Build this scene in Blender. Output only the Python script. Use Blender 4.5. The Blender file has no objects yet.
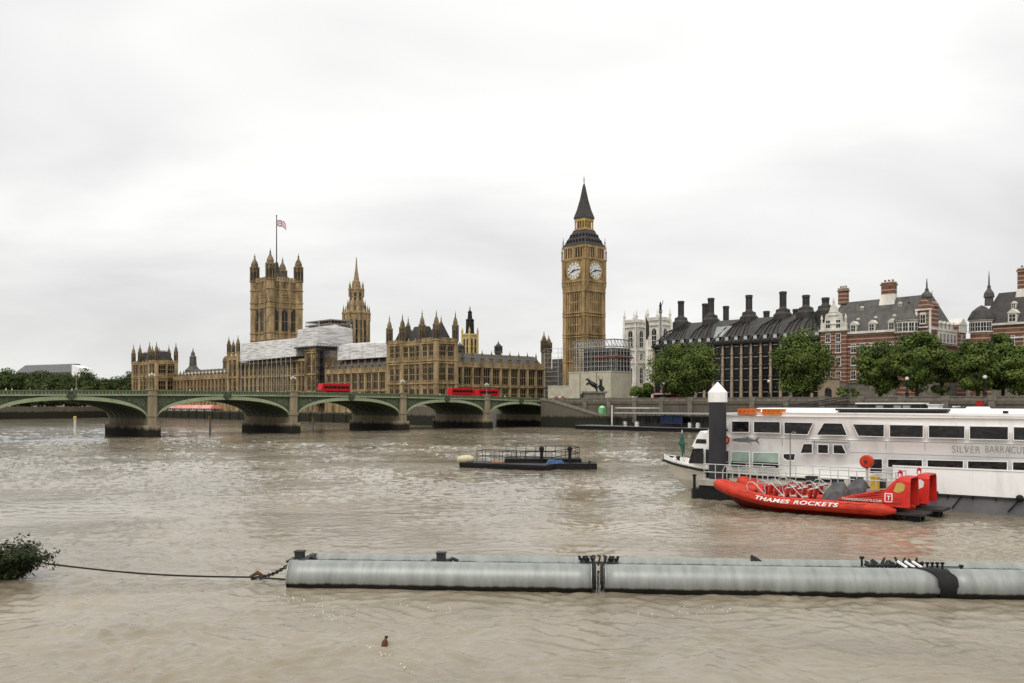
import bpy, math, random
from mathutils import Vector, Matrix, noise
import bmesh

random.seed(11)
R = math.radians
SC = bpy.context.scene
COL = SC.collection

# ------------------------------------------------------------------ camera, sky, sun, exposure
CAM_Z = 8.6
HORIZON = 403.0
cam = bpy.data.cameras.new("camera")
cam.sensor_width = 36.0
cam.lens = 36.0 * 900 / 1024
cam.shift_y = (HORIZON - 341.5) / 1024
cam.clip_start = 0.5
cam.clip_end = 8000
cam_ob = bpy.data.objects.new("camera", cam)
COL.objects.link(cam_ob)
cam_ob.location = (0, 0, CAM_Z)
cam_ob.rotation_euler = (R(90), 0, 0)
SC.camera = cam_ob

SUN_EL, SUN_AZ = R(54), R(200)          # high, behind the camera and to its left, veiled by cloud
world = bpy.data.worlds.new("World")
SC.world = world
world.use_nodes = True
nt = world.node_tree
nt.nodes.clear()
def wn(t, **k):
    n = nt.nodes.new(t)
    for a, b in k.items():
        setattr(n, a, b)
    return n
w_out = wn('ShaderNodeOutputWorld')
w_bg = wn('ShaderNodeBackground')
w_bg.inputs['Strength'].default_value = 0.1
w_sky = wn('ShaderNodeTexSky', sky_type='NISHITA', sun_disc=False, sun_elevation=SUN_EL, sun_rotation=SUN_AZ)
w_tc = wn('ShaderNodeTexCoord')
w_sep = wn('ShaderNodeSeparateXYZ')
nt.links.new(w_tc.outputs['Generated'], w_sep.inputs[0])
w_add = wn('ShaderNodeMath', operation='ADD'); w_add.inputs[1].default_value = 0.30
w_abs = wn('ShaderNodeMath', operation='ABSOLUTE')
nt.links.new(w_sep.outputs[2], w_abs.inputs[0]); nt.links.new(w_abs.outputs[0], w_add.inputs[0])
w_dx = wn('ShaderNodeMath', operation='DIVIDE'); w_dy = wn('ShaderNodeMath', operation='DIVIDE')
nt.links.new(w_sep.outputs[0], w_dx.inputs[0]); nt.links.new(w_add.outputs[0], w_dx.inputs[1])
nt.links.new(w_sep.outputs[1], w_dy.inputs[0]); nt.links.new(w_add.outputs[0], w_dy.inputs[1])
w_cmb = wn('ShaderNodeCombineXYZ')
nt.links.new(w_dx.outputs[0], w_cmb.inputs[0]); nt.links.new(w_dy.outputs[0], w_cmb.inputs[1])
w_map = wn('ShaderNodeMapping'); w_map.inputs['Scale'].default_value = (0.55, 0.9, 1); w_map.inputs['Location'].default_value = (3.1, 1.7, 0)
nt.links.new(w_cmb.outputs[0], w_map.inputs[0])
w_noi = wn('ShaderNodeTexNoise'); w_noi.inputs['Scale'].default_value = 1.7
w_noi.inputs['Detail'].default_value = 4; w_noi.inputs['Roughness'].default_value = 0.52; w_noi.inputs['Distortion'].default_value = 0.4
nt.links.new(w_map.outputs[0], w_noi.inputs['Vector'])
w_rmp = wn('ShaderNodeValToRGB')
w_rmp.color_ramp.elements[0].position = 0.33; w_rmp.color_ramp.elements[0].color = (6.1, 6.1, 6.0, 1)
w_rmp.color_ramp.elements[1].position = 0.66; w_rmp.color_ramp.elements[1].color = (8.2, 8.15, 7.95, 1)
nt.links.new(w_noi.outputs['Fac'], w_rmp.inputs[0])
w_mix = wn('ShaderNodeMixRGB'); w_mix.inputs[0].default_value = 0.95
# an overcast sky is brighter overhead than at the horizon
w_gr = wn('ShaderNodeMath', operation='MULTIPLY_ADD'); w_gr.inputs[1].default_value = 0.68; w_gr.inputs[2].default_value = 0.93
nt.links.new(w_abs.outputs[0], w_gr.inputs[0])
w_mul = wn('ShaderNodeVectorMath', operation='SCALE')
nt.links.new(w_rmp.outputs[0], w_mul.inputs[0]); nt.links.new(w_gr.outputs[0], w_mul.inputs['Scale'])
nt.links.new(w_sky.outputs[0], w_mix.inputs[1]); nt.links.new(w_mul.outputs[0], w_mix.inputs[2])
nt.links.new(w_mix.outputs[0], w_bg.inputs['Color'])
nt.links.new(w_bg.outputs[0], w_out.inputs[0])

sun = bpy.data.lights.new("sun", 'SUN')
sun.energy = 1.5
sun.angle = R(35)
sun.color = (1.0, 0.965, 0.91)
sun_ob = bpy.data.objects.new("sun", sun)
COL.objects.link(sun_ob)
sun_ob.location = (-60, -60, 200)
_sd = Vector((math.sin(SUN_AZ) * math.cos(SUN_EL), math.cos(SUN_AZ) * math.cos(SUN_EL), math.sin(SUN_EL)))
sun_ob.rotation_euler = _sd.to_track_quat('Z', 'Y').to_euler()

SC.view_settings.view_transform = 'Standard'
SC.view_settings.look = 'None'
SC.view_settings.exposure = 0.26
SC.view_settings.gamma = 1.0
SC.view_settings.use_curve_mapping = False
SC.render.engine = 'CYCLES'
SC.cycles.use_denoising = True
SC.cycles.max_bounces = 6
SC.cycles.caustics_reflective = False
SC.cycles.caustics_refractive = False

# ------------------------------------------------------------------ survey helpers
F = 900.0
P0 = (13.8, 327.0)                      # north-west corner of the bridge, where it meets the far bank
U = (0.719, 0.695)                      # inland
V = (-0.695, 0.719)                     # upstream, away from the camera
TH = math.atan2(U[1], U[0])
def W(bx, by, z=0.0):
    return Vector((P0[0] + U[0]*bx + V[0]*by, P0[1] + U[1]*bx + V[1]*by, z))
def by_at(p, bx):
    a = (p - 512) / F
    return ((a*P0[1] - P0[0]) + (a*U[1] - U[0])*bx) / (V[0] - a*V[1])
def bx_at(p, by):
    a = (p - 512) / F
    return ((a*P0[1] - P0[0]) + (a*V[1] - V[0])*by) / (U[0] - a*U[1])
def at(p, Y, z=0.0):
    return Vector(((p - 512) / F * Y, Y, z))

# ------------------------------------------------------------------ mesh helpers
class MB:
    def __init__(s, T=None):
        s.v = []; s.f = []; s.m = []; s.T = T or Matrix.Identity(4)
    def add(s, vs, fs, m=0):
        b = len(s.v)
        s.v += [tuple(s.T @ Vector(p)) for p in vs]
        s.f += [tuple(b + i for i in f) for f in fs]
        s.m += [m] * len(fs)
        return s
    def box(s, x0, x1, y0, y1, z0, z1, m=0):
        return s.add([(x0,y0,z0),(x1,y0,z0),(x1,y1,z0),(x0,y1,z0),(x0,y0,z1),(x1,y0,z1),(x1,y1,z1),(x0,y1,z1)],
                     [(0,3,2,1),(4,5,6,7),(0,1,5,4),(1,2,6,5),(2,3,7,6),(3,0,4,7)], m)
    def cbox(s, cx, cy, z0, sx, sy, h, m=0):
        return s.box(cx-sx/2, cx+sx/2, cy-sy/2, cy+sy/2, z0, z0+h, m)
    def frus(s, cx, cy, z0, ax, ay, z1, bx, by, m=0):
        return s.add([(cx-ax,cy-ay,z0),(cx+ax,cy-ay,z0),(cx+ax,cy+ay,z0),(cx-ax,cy+ay,z0),
                      (cx-bx,cy-by,z1),(cx+bx,cy-by,z1),(cx+bx,cy+by,z1),(cx-bx,cy+by,z1)],
                     [(0,3,2,1),(4,5,6,7),(0,1,5,4),(1,2,6,5),(2,3,7,6),(3,0,4,7)], m)
    def loft(s, rings, m=0, cap=True, close=True):
        n = len(rings[0]); vs = [p for r in rings for p in r]; fs = []
        for k in range(len(rings)-1):
            for i in range(n if close else n-1):
                j = (i+1) % n
                fs.append((k*n+i, k*n+j, (k+1)*n+j, (k+1)*n+i))
        if cap:
            fs.append(tuple(reversed(range(n)))); fs.append(tuple(range((len(rings)-1)*n, len(rings)*n)))
        return s.add(vs, fs, m)
    def lathe(s, cx, cy, prof, n=8, m=0, ph=None):
        ph = math.pi/n if ph is None else ph
        return s.loft([[(cx+r*math.cos(ph+2*math.pi*i/n), cy+r*math.sin(ph+2*math.pi*i/n), z) for i in range(n)] for r, z in prof], m)
    def prism(s, pts, z0, z1, m=0):
        return s.loft([[(x,y,z0) for x,y in pts], [(x,y,z1) for x,y in pts]], m)
    def plate(s, pts, y0, y1, m=0):     # outline in x,z pushed through y
        return s.loft([[(x,y0,z) for x,z in pts], [(x,y1,z) for x,z in pts]], m)
    def tube(s, pts, r, n=6, m=0, cap=True):
        pts = [Vector(p) for p in pts]; rings = []
        for i, p in enumerate(pts):
            d = (pts[min(i+1, len(pts)-1)] - pts[max(i-1, 0)]).normalized()
            a = d.orthogonal().normalized() if abs(d.z) > .95 else Vector((0,0,1)).cross(d).normalized()
            b = d.cross(a)
            rr = r[i] if isinstance(r, (list, tuple)) else r
            rings.append([tuple(p + (a*math.cos(2*math.pi*k/n) + b*math.sin(2*math.pi*k/n))*rr) for k in range(n)])
        return s.loft(rings, m, cap)
    def ball(s, c, r, n=10, k=6, m=0, sx=1, sy=1, sz=1):
        rings = []
        for j in range(k+1):
            t = -math.pi/2 + math.pi*j/k
            rr = max(math.cos(t), .02)
            rings.append([(c[0]+r*sx*rr*math.cos(2*math.pi*i/n), c[1]+r*sy*rr*math.sin(2*math.pi*i/n), c[2]+r*sz*math.sin(t)) for i in range(n)])
        return s.loft(rings, m)
    def mesh(s, name, mats, smooth=False):
        me = bpy.data.meshes.new(name)
        me.from_pydata(s.v, [], s.f)
        for mt in (mats if isinstance(mats, (list, tuple)) else [mats]):
            me.materials.append(mt)
        me.polygons.foreach_set('material_index', s.m)
        bm = bmesh.new(); bm.from_mesh(me)
        bmesh.ops.recalc_face_normals(bm, faces=bm.faces)
        bm.to_mesh(me); bm.free()
        if smooth:
            me.polygons.foreach_set('use_smooth', [True]*len(me.polygons))
        me.update()
        return me
    def build(s, name, mats, parent=None, smooth=False, loc=None, rz=None):
        return link(name, s.mesh(name, mats, smooth), parent, loc, rz)
def link(name, me, parent=None, loc=None, rz=None):
    o = bpy.data.objects.new(name, me)
    COL.objects.link(o)
    if parent: o.parent = parent
    if loc is not None: o.location = loc
    if rz is not None: o.rotation_euler = (0, 0, rz)
    return o
def tag(o, label, cat, group=None):
    o['label'] = label; o['category'] = cat
    if group: o['group'] = group
    return o
def thing(name, label, cat, loc=(0,0,0), rz=0.0, group=None):
    o = bpy.data.objects.new(name, None)
    o.empty_display_size = 1
    COL.objects.link(o)
    o.location = loc; o.rotation_euler = (0, 0, rz)
    return tag(o, label, cat, group)
def structure(o):
    o['kind'] = 'structure'; return o
def dup(root, loc, rz, label=None, group=None, scale=None):
    def cp(o, par):
        c = o.copy(); COL.objects.link(c)
        if par: c.parent = par
        for ch in list(o.children): cp(ch, c)
        return c
    r = cp(root, None)
    r.location = loc; r.rotation_euler = (0, 0, rz)
    if label: r['label'] = label
    if group: r['group'] = group
    if scale: r.scale = scale
    return r
def TR(x, y, rz, z=0):
    return Matrix.Translation((x, y, z)) @ Matrix.Rotation(rz, 4, 'Z')

# ------------------------------------------------------------------ materials
def mat(name, col, rough=0.8, var=0.25, scale=0.6, stretch=(1,1,1), bump=0.0, metal=0.0, col2=None, fine=0.0, spec=0.22, contrast=(0.3, 0.7)):
    m = bpy.data.materials.new(name); m.use_nodes = True
    t = m.node_tree; p = t.nodes['Principled BSDF']
    p.inputs['Roughness'].default_value = rough
    p.inputs['Metallic'].default_value = metal
    p.inputs['Specular IOR Level'].default_value = spec
    tc = t.nodes.new('ShaderNodeTexCoord')
    mp = t.nodes.new('ShaderNodeMapping'); mp.inputs['Scale'].default_value = stretch
    t.links.new(tc.outputs['Object'], mp.inputs[0])
    n = t.nodes.new('ShaderNodeTexNoise'); n.inputs['Scale'].default_value = scale; n.inputs['Detail'].default_value = 5
    n.inputs['Roughness'].default_value = 0.62
    t.links.new(mp.outputs[0], n.inputs['Vector'])
    r = t.nodes.new('ShaderNodeValToRGB')
    lo = col2 or tuple(c*(1-var) for c in col); hi = tuple(min(1, c*(1+var*.6)) for c in col)
    r.color_ramp.elements[0].position = contrast[0]; r.color_ramp.elements[0].color = (*lo, 1)
    r.color_ramp.elements[1].position = contrast[1]; r.color_ramp.elements[1].color = (*hi, 1)
    t.links.new(n.outputs['Fac'], r.inputs[0])
    t.links.new(r.outputs[0], p.inputs['Base Color'])
    if bump:
        n2 = t.nodes.new('ShaderNodeTexNoise'); n2.inputs['Scale'].default_value = fine or scale*6; n2.inputs['Detail'].default_value = 4
        t.links.new(mp.outputs[0], n2.inputs['Vector'])
        b = t.nodes.new('ShaderNodeBump'); b.inputs['Strength'].default_value = bump; b.inputs['Distance'].default_value = 0.1
        t.links.new(n2.outputs['Fac'], b.inputs['Height']); t.links.new(b.outputs[0], p.inputs['Normal'])
    return m
def banded(name, c1, c2, period, share, dirt=0.3):
    """brickwork with courses of pale stone: bands by height"""
    m = mat(name, c1, 0.85, dirt, 0.8)
    t = m.node_tree; p = t.nodes['Principled BSDF']
    ramp = [n for n in t.nodes if n.type == 'VALTORGB'][0]
    tc = [n for n in t.nodes if n.type == 'TEX_COORD'][0]
    sp = t.nodes.new('ShaderNodeSeparateXYZ'); t.links.new(tc.outputs['Object'], sp.inputs[0])
    md = t.nodes.new('ShaderNodeMath'); md.operation = 'MODULO'; md.inputs[1].default_value = period
    t.links.new(sp.outputs[2], md.inputs[0])
    lt = t.nodes.new('ShaderNodeMath'); lt.operation = 'LESS_THAN'; lt.inputs[1].default_value = period*share
    t.links.new(md.outputs[0], lt.inputs[0])
    mx = t.nodes.new('ShaderNodeMixRGB'); mx.inputs[2].default_value = (*c2, 1)
    t.links.new(lt.outputs[0], mx.inputs[0]); t.links.new(ramp.outputs[0], mx.inputs[1])
    t.links.new(mx.outputs[0], p.inputs['Base Color'])
    return m
def tide_or_shade(name, dry, wet, z_mid, z_soft, scale=0.7, var=0.25, rough=0.85, stretch=(1,1,0.3)):
    """dark zone by height in the object: weed line near the water, painted gap shade on the rear boom"""
    m = mat(name, dry, rough, var, scale, stretch)
    t = m.node_tree; p = t.nodes['Principled BSDF']
    ramp = [n for n in t.nodes if n.type == 'VALTORGB'][0]
    noi = [n for n in t.nodes if n.type == 'TEX_NOISE'][0]
    tc = [n for n in t.nodes if n.type == 'TEX_COORD'][0]
    sp = t.nodes.new('ShaderNodeSeparateXYZ'); t.links.new(tc.outputs['Object'], sp.inputs[0])
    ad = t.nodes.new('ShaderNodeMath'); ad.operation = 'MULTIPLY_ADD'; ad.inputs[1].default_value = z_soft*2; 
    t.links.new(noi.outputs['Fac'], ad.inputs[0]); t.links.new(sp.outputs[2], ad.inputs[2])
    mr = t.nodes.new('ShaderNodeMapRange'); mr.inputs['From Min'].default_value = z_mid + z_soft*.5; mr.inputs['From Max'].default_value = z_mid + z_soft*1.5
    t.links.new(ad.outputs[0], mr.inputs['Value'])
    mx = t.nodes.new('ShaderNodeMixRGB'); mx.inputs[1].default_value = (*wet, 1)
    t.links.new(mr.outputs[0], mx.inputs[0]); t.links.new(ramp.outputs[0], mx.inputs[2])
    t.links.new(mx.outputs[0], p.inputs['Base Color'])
    return m

STONE = mat('honey limestone', (0.34, 0.246, 0.132), 0.9, 0.5, 0.33, (1,1,0.35), 0.4, fine=1.6, col2=(0.12,0.088,0.048))
STONE_DK = mat('weathered limestone', (0.20, 0.148, 0.083), 0.9, 0.5, 0.4, (1,1,0.4), 0.4, fine=1.4, col2=(0.055,0.043,0.03))
CLOCKSTONE = mat('ochre limestone', (0.345, 0.236, 0.115), 0.9, 0.5, 0.4, (1,1,0.3), 0.4, fine=1.6, col2=(0.13,0.088,0.042))
PALE = mat('portland stone', (0.70, 0.665, 0.59), 0.85, 0.2, 0.35, (1,1,0.4), 0.2, col2=(0.42,0.40,0.36))
CREAM = mat('cream stone', (0.55, 0.41, 0.18), 0.85, 0.3, 0.5)
SLATE = mat('slate roof', (0.088, 0.082, 0.074), 0.6, 0.4, 0.6, (1,1,0.5), 0.25)
SLATE_DK = mat('dark iron roof', (0.048, 0.044, 0.040), 0.55, 0.4, 0.5)
GLASS = mat('dark window glass', (0.012, 0.012, 0.012), 0.25, 0.4, 0.5, spec=0.3)
GILT = mat('gilded stone', (0.42, 0.28, 0.10), 0.55, 0.4, 0.6)
IRON = mat('black iron', (0.012, 0.012, 0.012), 0.5, 0.4, 3)
STEEL = mat('galvanised tube', (0.52, 0.53, 0.52), 0.4, 0.25, 2, metal=0.2)
WHITE = mat('white paint', (0.80, 0.79, 0.77), 0.45, 0.08, 0.5)
OFFW = mat('off white paint', (0.62, 0.60, 0.54), 0.6, 0.2, 0.6)
BRONZE = mat('dark bronze cladding', (0.017, 0.015, 0.013), 0.5, 0.4, 0.8)
ROOFBR = mat('aluminium bronze roof', (0.058, 0.053, 0.047), 0.6, 0.4, 0.5)
SAND = mat('pale sandstone', (0.36, 0.27, 0.19), 0.85, 0.2, 0.8)
BRICK = banded('striped brick', (0.185, 0.082, 0.054), (0.37, 0.30, 0.23), 1.3, 0.23, 0.45)
BRICKP = mat('red brick', (0.30, 0.095, 0.05), 0.85, 0.35, 0.9)
GRANITE = mat('grey granite', (0.175, 0.155, 0.125), 0.85, 0.4, 0.8)
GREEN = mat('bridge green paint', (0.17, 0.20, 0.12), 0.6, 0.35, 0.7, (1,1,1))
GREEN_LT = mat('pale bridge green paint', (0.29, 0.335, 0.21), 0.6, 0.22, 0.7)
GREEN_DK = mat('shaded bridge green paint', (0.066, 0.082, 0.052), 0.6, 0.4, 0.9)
WALL_RIV = tide_or_shade('river wall masonry', (0.115, 0.100, 0.078), (0.020, 0.020, 0.012), 3.9, 0.9)
PIER_ST = tide_or_shade('pier granite', (0.25, 0.205, 0.14), (0.016, 0.014, 0.010), 2.3, 0.9)
ASPH = mat('asphalt', (0.05, 0.05, 0.05), 0.9, 0.2, 1)
PAVE = mat('ground', (0.20, 0.19, 0.17), 0.9, 0.2, 0.2)
SHEET = mat('white scaffold sheeting', (0.56, 0.55, 0.54), 0.5, 0.2, 0.5, (0.3,0.3,3.2), 1.0, fine=0.8, col2=(0.27,0.265,0.26), contrast=(.34,.56))  # dark streaks paint the wrinkle shading into the colour
HOARD = mat('cream hoarding', (0.47, 0.435, 0.335), 0.7, 0.2, 0.4)
RED = mat('red paint', (0.42, 0.022, 0.016), 0.35, 0.2, 1)
REDBUS = mat('bus red', (0.52, 0.010, 0.016), 0.35, 0.2, 0.8)
ORANGE = mat('orange red tube', (0.50, 0.040, 0.018), 0.42, 0.3, 1.6)
LIFE = mat('life float orange', (0.70, 0.17, 0.02), 0.6, 0.2, 2)
GREY = mat('mid grey', (0.20, 0.20, 0.20), 0.6, 0.25, 1)
GREYDK = mat('dark grey', (0.035, 0.035, 0.035), 0.6, 0.3, 1)
RUBBER = mat('black rubber', (0.009, 0.009, 0.009), 0.6, 0.35, 2)
BARK = mat('bark', (0.055, 0.045, 0.032), 0.9, 0.4, 1.5)
BLUE = mat('navy paint', (0.014, 0.024, 0.07), 0.5, 0.2, 1)
def leaf(name, col, dark):
    m = mat(name, col, 0.7, 0.3, 0.22, col2=dark, contrast=(0.36, 0.62), spec=0.12)
    return m
LEAF1 = leaf('plane leaves', (0.100, 0.136, 0.030), (0.032, 0.050, 0.012))
LEAF2 = leaf('far leaves', (0.062, 0.085, 0.024), (0.022, 0.034, 0.011))
LEAF3 = leaf('weed leaves', (0.036, 0.048, 0.018), (0.012, 0.017, 0.007))
# ------------------------------------------------------------------ water and ground
def water_mat():
    m = bpy.data.materials.new('muddy river'); m.use_nodes = True
    t = m.node_tree; p = t.nodes['Principled BSDF']
    p.inputs['Roughness'].default_value = 0.05
    p.inputs['IOR'].default_value = 1.33
    tc = t.nodes.new('ShaderNodeTexCoord')
    def noi(scale, stretch, det, rough=.55, dist=0.0):
        mp = t.nodes.new('ShaderNodeMapping'); mp.inputs['Scale'].default_value = stretch; mp.inputs['Rotation'].default_value = (0,0,R(-14))
        t.links.new(tc.outputs['Object'], mp.inputs[0])
        n = t.nodes.new('ShaderNodeTexNoise'); n.inputs['Scale'].default_value = scale; n.inputs['Detail'].default_value = det
        n.inputs['Roughness'].default_value = rough; n.inputs['Distortion'].default_value = dist
        t.links.new(mp.outputs[0], n.inputs['Vector']); return n
    n1 = noi(0.045, (1,1.25,1), 9, .66, 1.2)            # silt clouds
    r = t.nodes.new('ShaderNodeValToRGB')
    r.color_ramp.elements[0].position = .36; r.color_ramp.elements[0].color = (0.172, 0.143, 0.098, 1)
    r.color_ramp.elements[1].position = .64; r.color_ramp.elements[1].color = (0.295, 0.255, 0.188, 1)
    t.links.new(n1.outputs['Fac'], r.inputs[0]); t.links.new(r.outputs[0], p.inputs['Base Color'])
    a = noi(2.6, (1.1,0.9,1), 5, .6, 0.7)           # chop
    b = noi(0.24, (1.0,1.1,1), 4, .55, 0.8)            # swell and eddies
    c = noi(0.05, (0.7,1.5,1), 3, .5, 1.0)            # slick and ruffled patches
    mr = t.nodes.new('ShaderNodeMapRange'); mr.inputs['From Min'].default_value = .38; mr.inputs['From Max'].default_value = .62
    mr.inputs['To Min'].default_value = .22; mr.inputs['To Max'].default_value = 1.0
    t.links.new(c.outputs['Fac'], mr.inputs['Value'])
    b1 = t.nodes.new('ShaderNodeBump'); b1.inputs['Distance'].default_value = 0.07
    t.links.new(mr.outputs[0], b1.inputs['Strength']); t.links.new(a.outputs['Fac'], b1.inputs['Height'])
    b2 = t.nodes.new('ShaderNodeBump'); b2.inputs['Distance'].default_value = 0.12; b2.inputs['Strength'].default_value = .8
    t.links.new(b.outputs['Fac'], b2.inputs['Height']); t.links.new(b1.outputs[0], b2.inputs['Normal'])
    t.links.new(b2.outputs[0], p.inputs['Normal'])
    return m
WATER = water_mat()
import numpy as np
def river():
    # wave mesh, finer towards the near bank; flat sheet round it to the horizon
    y0, y1 = 20.0, 330.0; rows = [y0]
    while rows[-1] < y1: rows.append(rows[-1] + .105 + .0042*(rows[-1]-y0))
    rows[-1] = y1
    nx = 720; ny = len(rows)
    Yr = np.array(rows)[:, None]; f = np.linspace(-1, 1, nx)[None, :]
    Y = np.repeat(Yr, nx, 1); X = f*(.66*Yr + 7)
    rg = np.random.default_rng(3)
    wx = X + .5*np.sin(.61*X+.43*Y+1)+.35*np.sin(-.37*X+.81*Y); wy = Y + .5*np.sin(.57*X-.66*Y+2)+.3*np.sin(1.1*X+.32*Y)
    def waves(n, l0, l1, slope):
        Z = np.zeros_like(X)
        lam = np.exp(rg.uniform(np.log(l0), np.log(l1), n)); th = rg.normal(R(78), R(38), n); ph = rg.uniform(0, 6.28, n)
        for l, t, p in zip(lam, th, ph):
            k = 2*math.pi/l
            Z += slope*math.sqrt(2/n)/k*np.sin(k*(math.cos(t)*wx + math.sin(t)*wy) + p)
        return Z
    grp = .72 + .42*np.sin(.075*wx+.16*wy+.7)*np.sin(.19*wx-.06*wy+2.1) + .28*np.sin(.041*wx+.087*wy) + .2*np.sin(.33*wx+.05*wy)*np.sin(.21*wy)
    far = np.clip((Y-70)/90, 0, 1)
    Z = (waves(60, .5, 1.7, .14) + waves(16, 1.8, 4.0, .022))*np.clip(grp, .2, 1.5) + far*waves(40, 1.4, 3.8, .05)*np.clip(grp+.2, .4, 1.4)
    Z = Z + .5*np.maximum(Z, 0)                 # sharper crests than troughs
    e = np.minimum((1-np.abs(f))*14, np.minimum((Y-y0)/3, (y1-Y)/30)); Z = Z*np.clip(e, 0, 1)
    co = np.stack([X, Y, Z], -1).reshape(-1, 3)
    i = np.arange(nx*ny).reshape(ny, nx)
    q = np.stack([i[:-1,:-1], i[:-1,1:], i[1:,1:], i[1:,:-1]], -1).reshape(-1, 4)
    a, b = .66*y0+7, .66*y1+7
    ex = np.array([(-1500,-60,0),(1500,-60,0),(1500,3000,0),(-1500,3000,0),(-a,y0,0),(a,y0,0),(b,y1,0),(-b,y1,0)]); o = len(co)
    q2 = np.array([(0,1,5,4),(1,2,6,5),(2,3,7,6),(3,0,4,7)]) + o
    co = np.r_[co, ex]; q = np.r_[q, q2]
    me = bpy.data.meshes.new('water')
    me.vertices.add(len(co)); me.vertices.foreach_set('co', co.ravel())
    me.loops.add(q.size); me.loops.foreach_set('vertex_index', q.ravel().astype(np.int32))
    me.polygons.add(len(q)); me.polygons.foreach_set('loop_start', np.arange(0, q.size, 4, dtype=np.int32))
    me.update(calc_edges=True); me.polygons.foreach_set('use_smooth', np.ones(len(q), bool)); me.materials.append(WATER)
    return me
structure(link('water', river()))

BRL = W(0, 0); 
def brthing(name, label, cat, bx=0, by=0, z=0, group=None, rz=0):
    return thing(name, label, cat, W(bx, by, z), TH + rz, group)
g = MB(TR(P0[0], P0[1], TH))
g.prism([(1.2,-420),(900,-420),(900,40.5),(1.2,40.5)], -2, 9.0)
g.prism([(-5.5,40.6),(900,40.6),(900,347),(-5.5,347)], -2, 8.9)
g.prism([(-16.2,40.6),(-5.6,40.6),(-5.6,347),(-16.2,347)], -2, 3.6)
structure(g.build('ground', PAVE))
lb = MB()
bank = [(-234,562),(-246,508),(-276,462),(-340,432),(-900,380)]
lb.loft([[(x,y,-2) for x,y in bank] + [(-900,1600,-2),(-150,1600,-2)], [(x,y,6.0) for x,y in bank] + [(-900,1600,6),(-150,1600,6)]])
structure(lb.build('far_bank', PAVE))
rd = MB(TR(P0[0], P0[1], TH)); rd.box(6, 28, -400, -2, 9.004, 9.02)
structure(rd.build('road', ASPH))

# embankment wall with parapet, upstream terrace wall, far bank wall
ew = brthing('embankment_wall', 'grey granite embankment wall with parapet below the plane trees', 'wall')
m = MB(); m.box(0, 1.1, -400, -1.4, -2, 9.2); m.box(-0.25, 0.6, -400, -1.4, 8.3, 8.6)
m.build('wall', WALL_RIV, ew)
m = MB(); m.box(0.1, 0.7, -400, -1.4, 9.2, 10.1); m.box(-0.05, 0.85, -400, -1.4, 10.1, 10.3)
for k in range(36): m.box(-0.12, 0.92, -6-11*k-1.0, -6-11*k+1.0, 9.2, 10.5); m.box(-.55, .02, -6-11*k-.8, -6-11*k+.8, 2, 9.1)
m.build('parapet', GRANITE, ew)
tw = brthing('terrace_wall', 'dark stained stone river wall below the long parliament range', 'wall')
m = MB(); m.box(-17.0, -16.2, 76.2, 303, -2, 4.1); m.box(-17.2, -16.0, 76.2, 303, 4.1, 4.4)
for k in range(23): m.box(-17.5, -16.2, 76.5+9.8*k, 77.5+9.8*k, -2, 4.8)
m.build('wall', WALL_RIV, tw)
fw = thing('bank_wall', 'low dark river wall under the far trees left of the bridge pier', 'wall')
m = MB()
m.loft([[(x,y-1,-2) for x,y in bank] + [(x,y-.1,-2) for x,y in reversed(bank)], [(x,y-1,6.6) for x,y in bank] + [(x,y-.1,6.6) for x,y in reversed(bank)]])
m.build('wall', WALL_RIV, fw)

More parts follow.
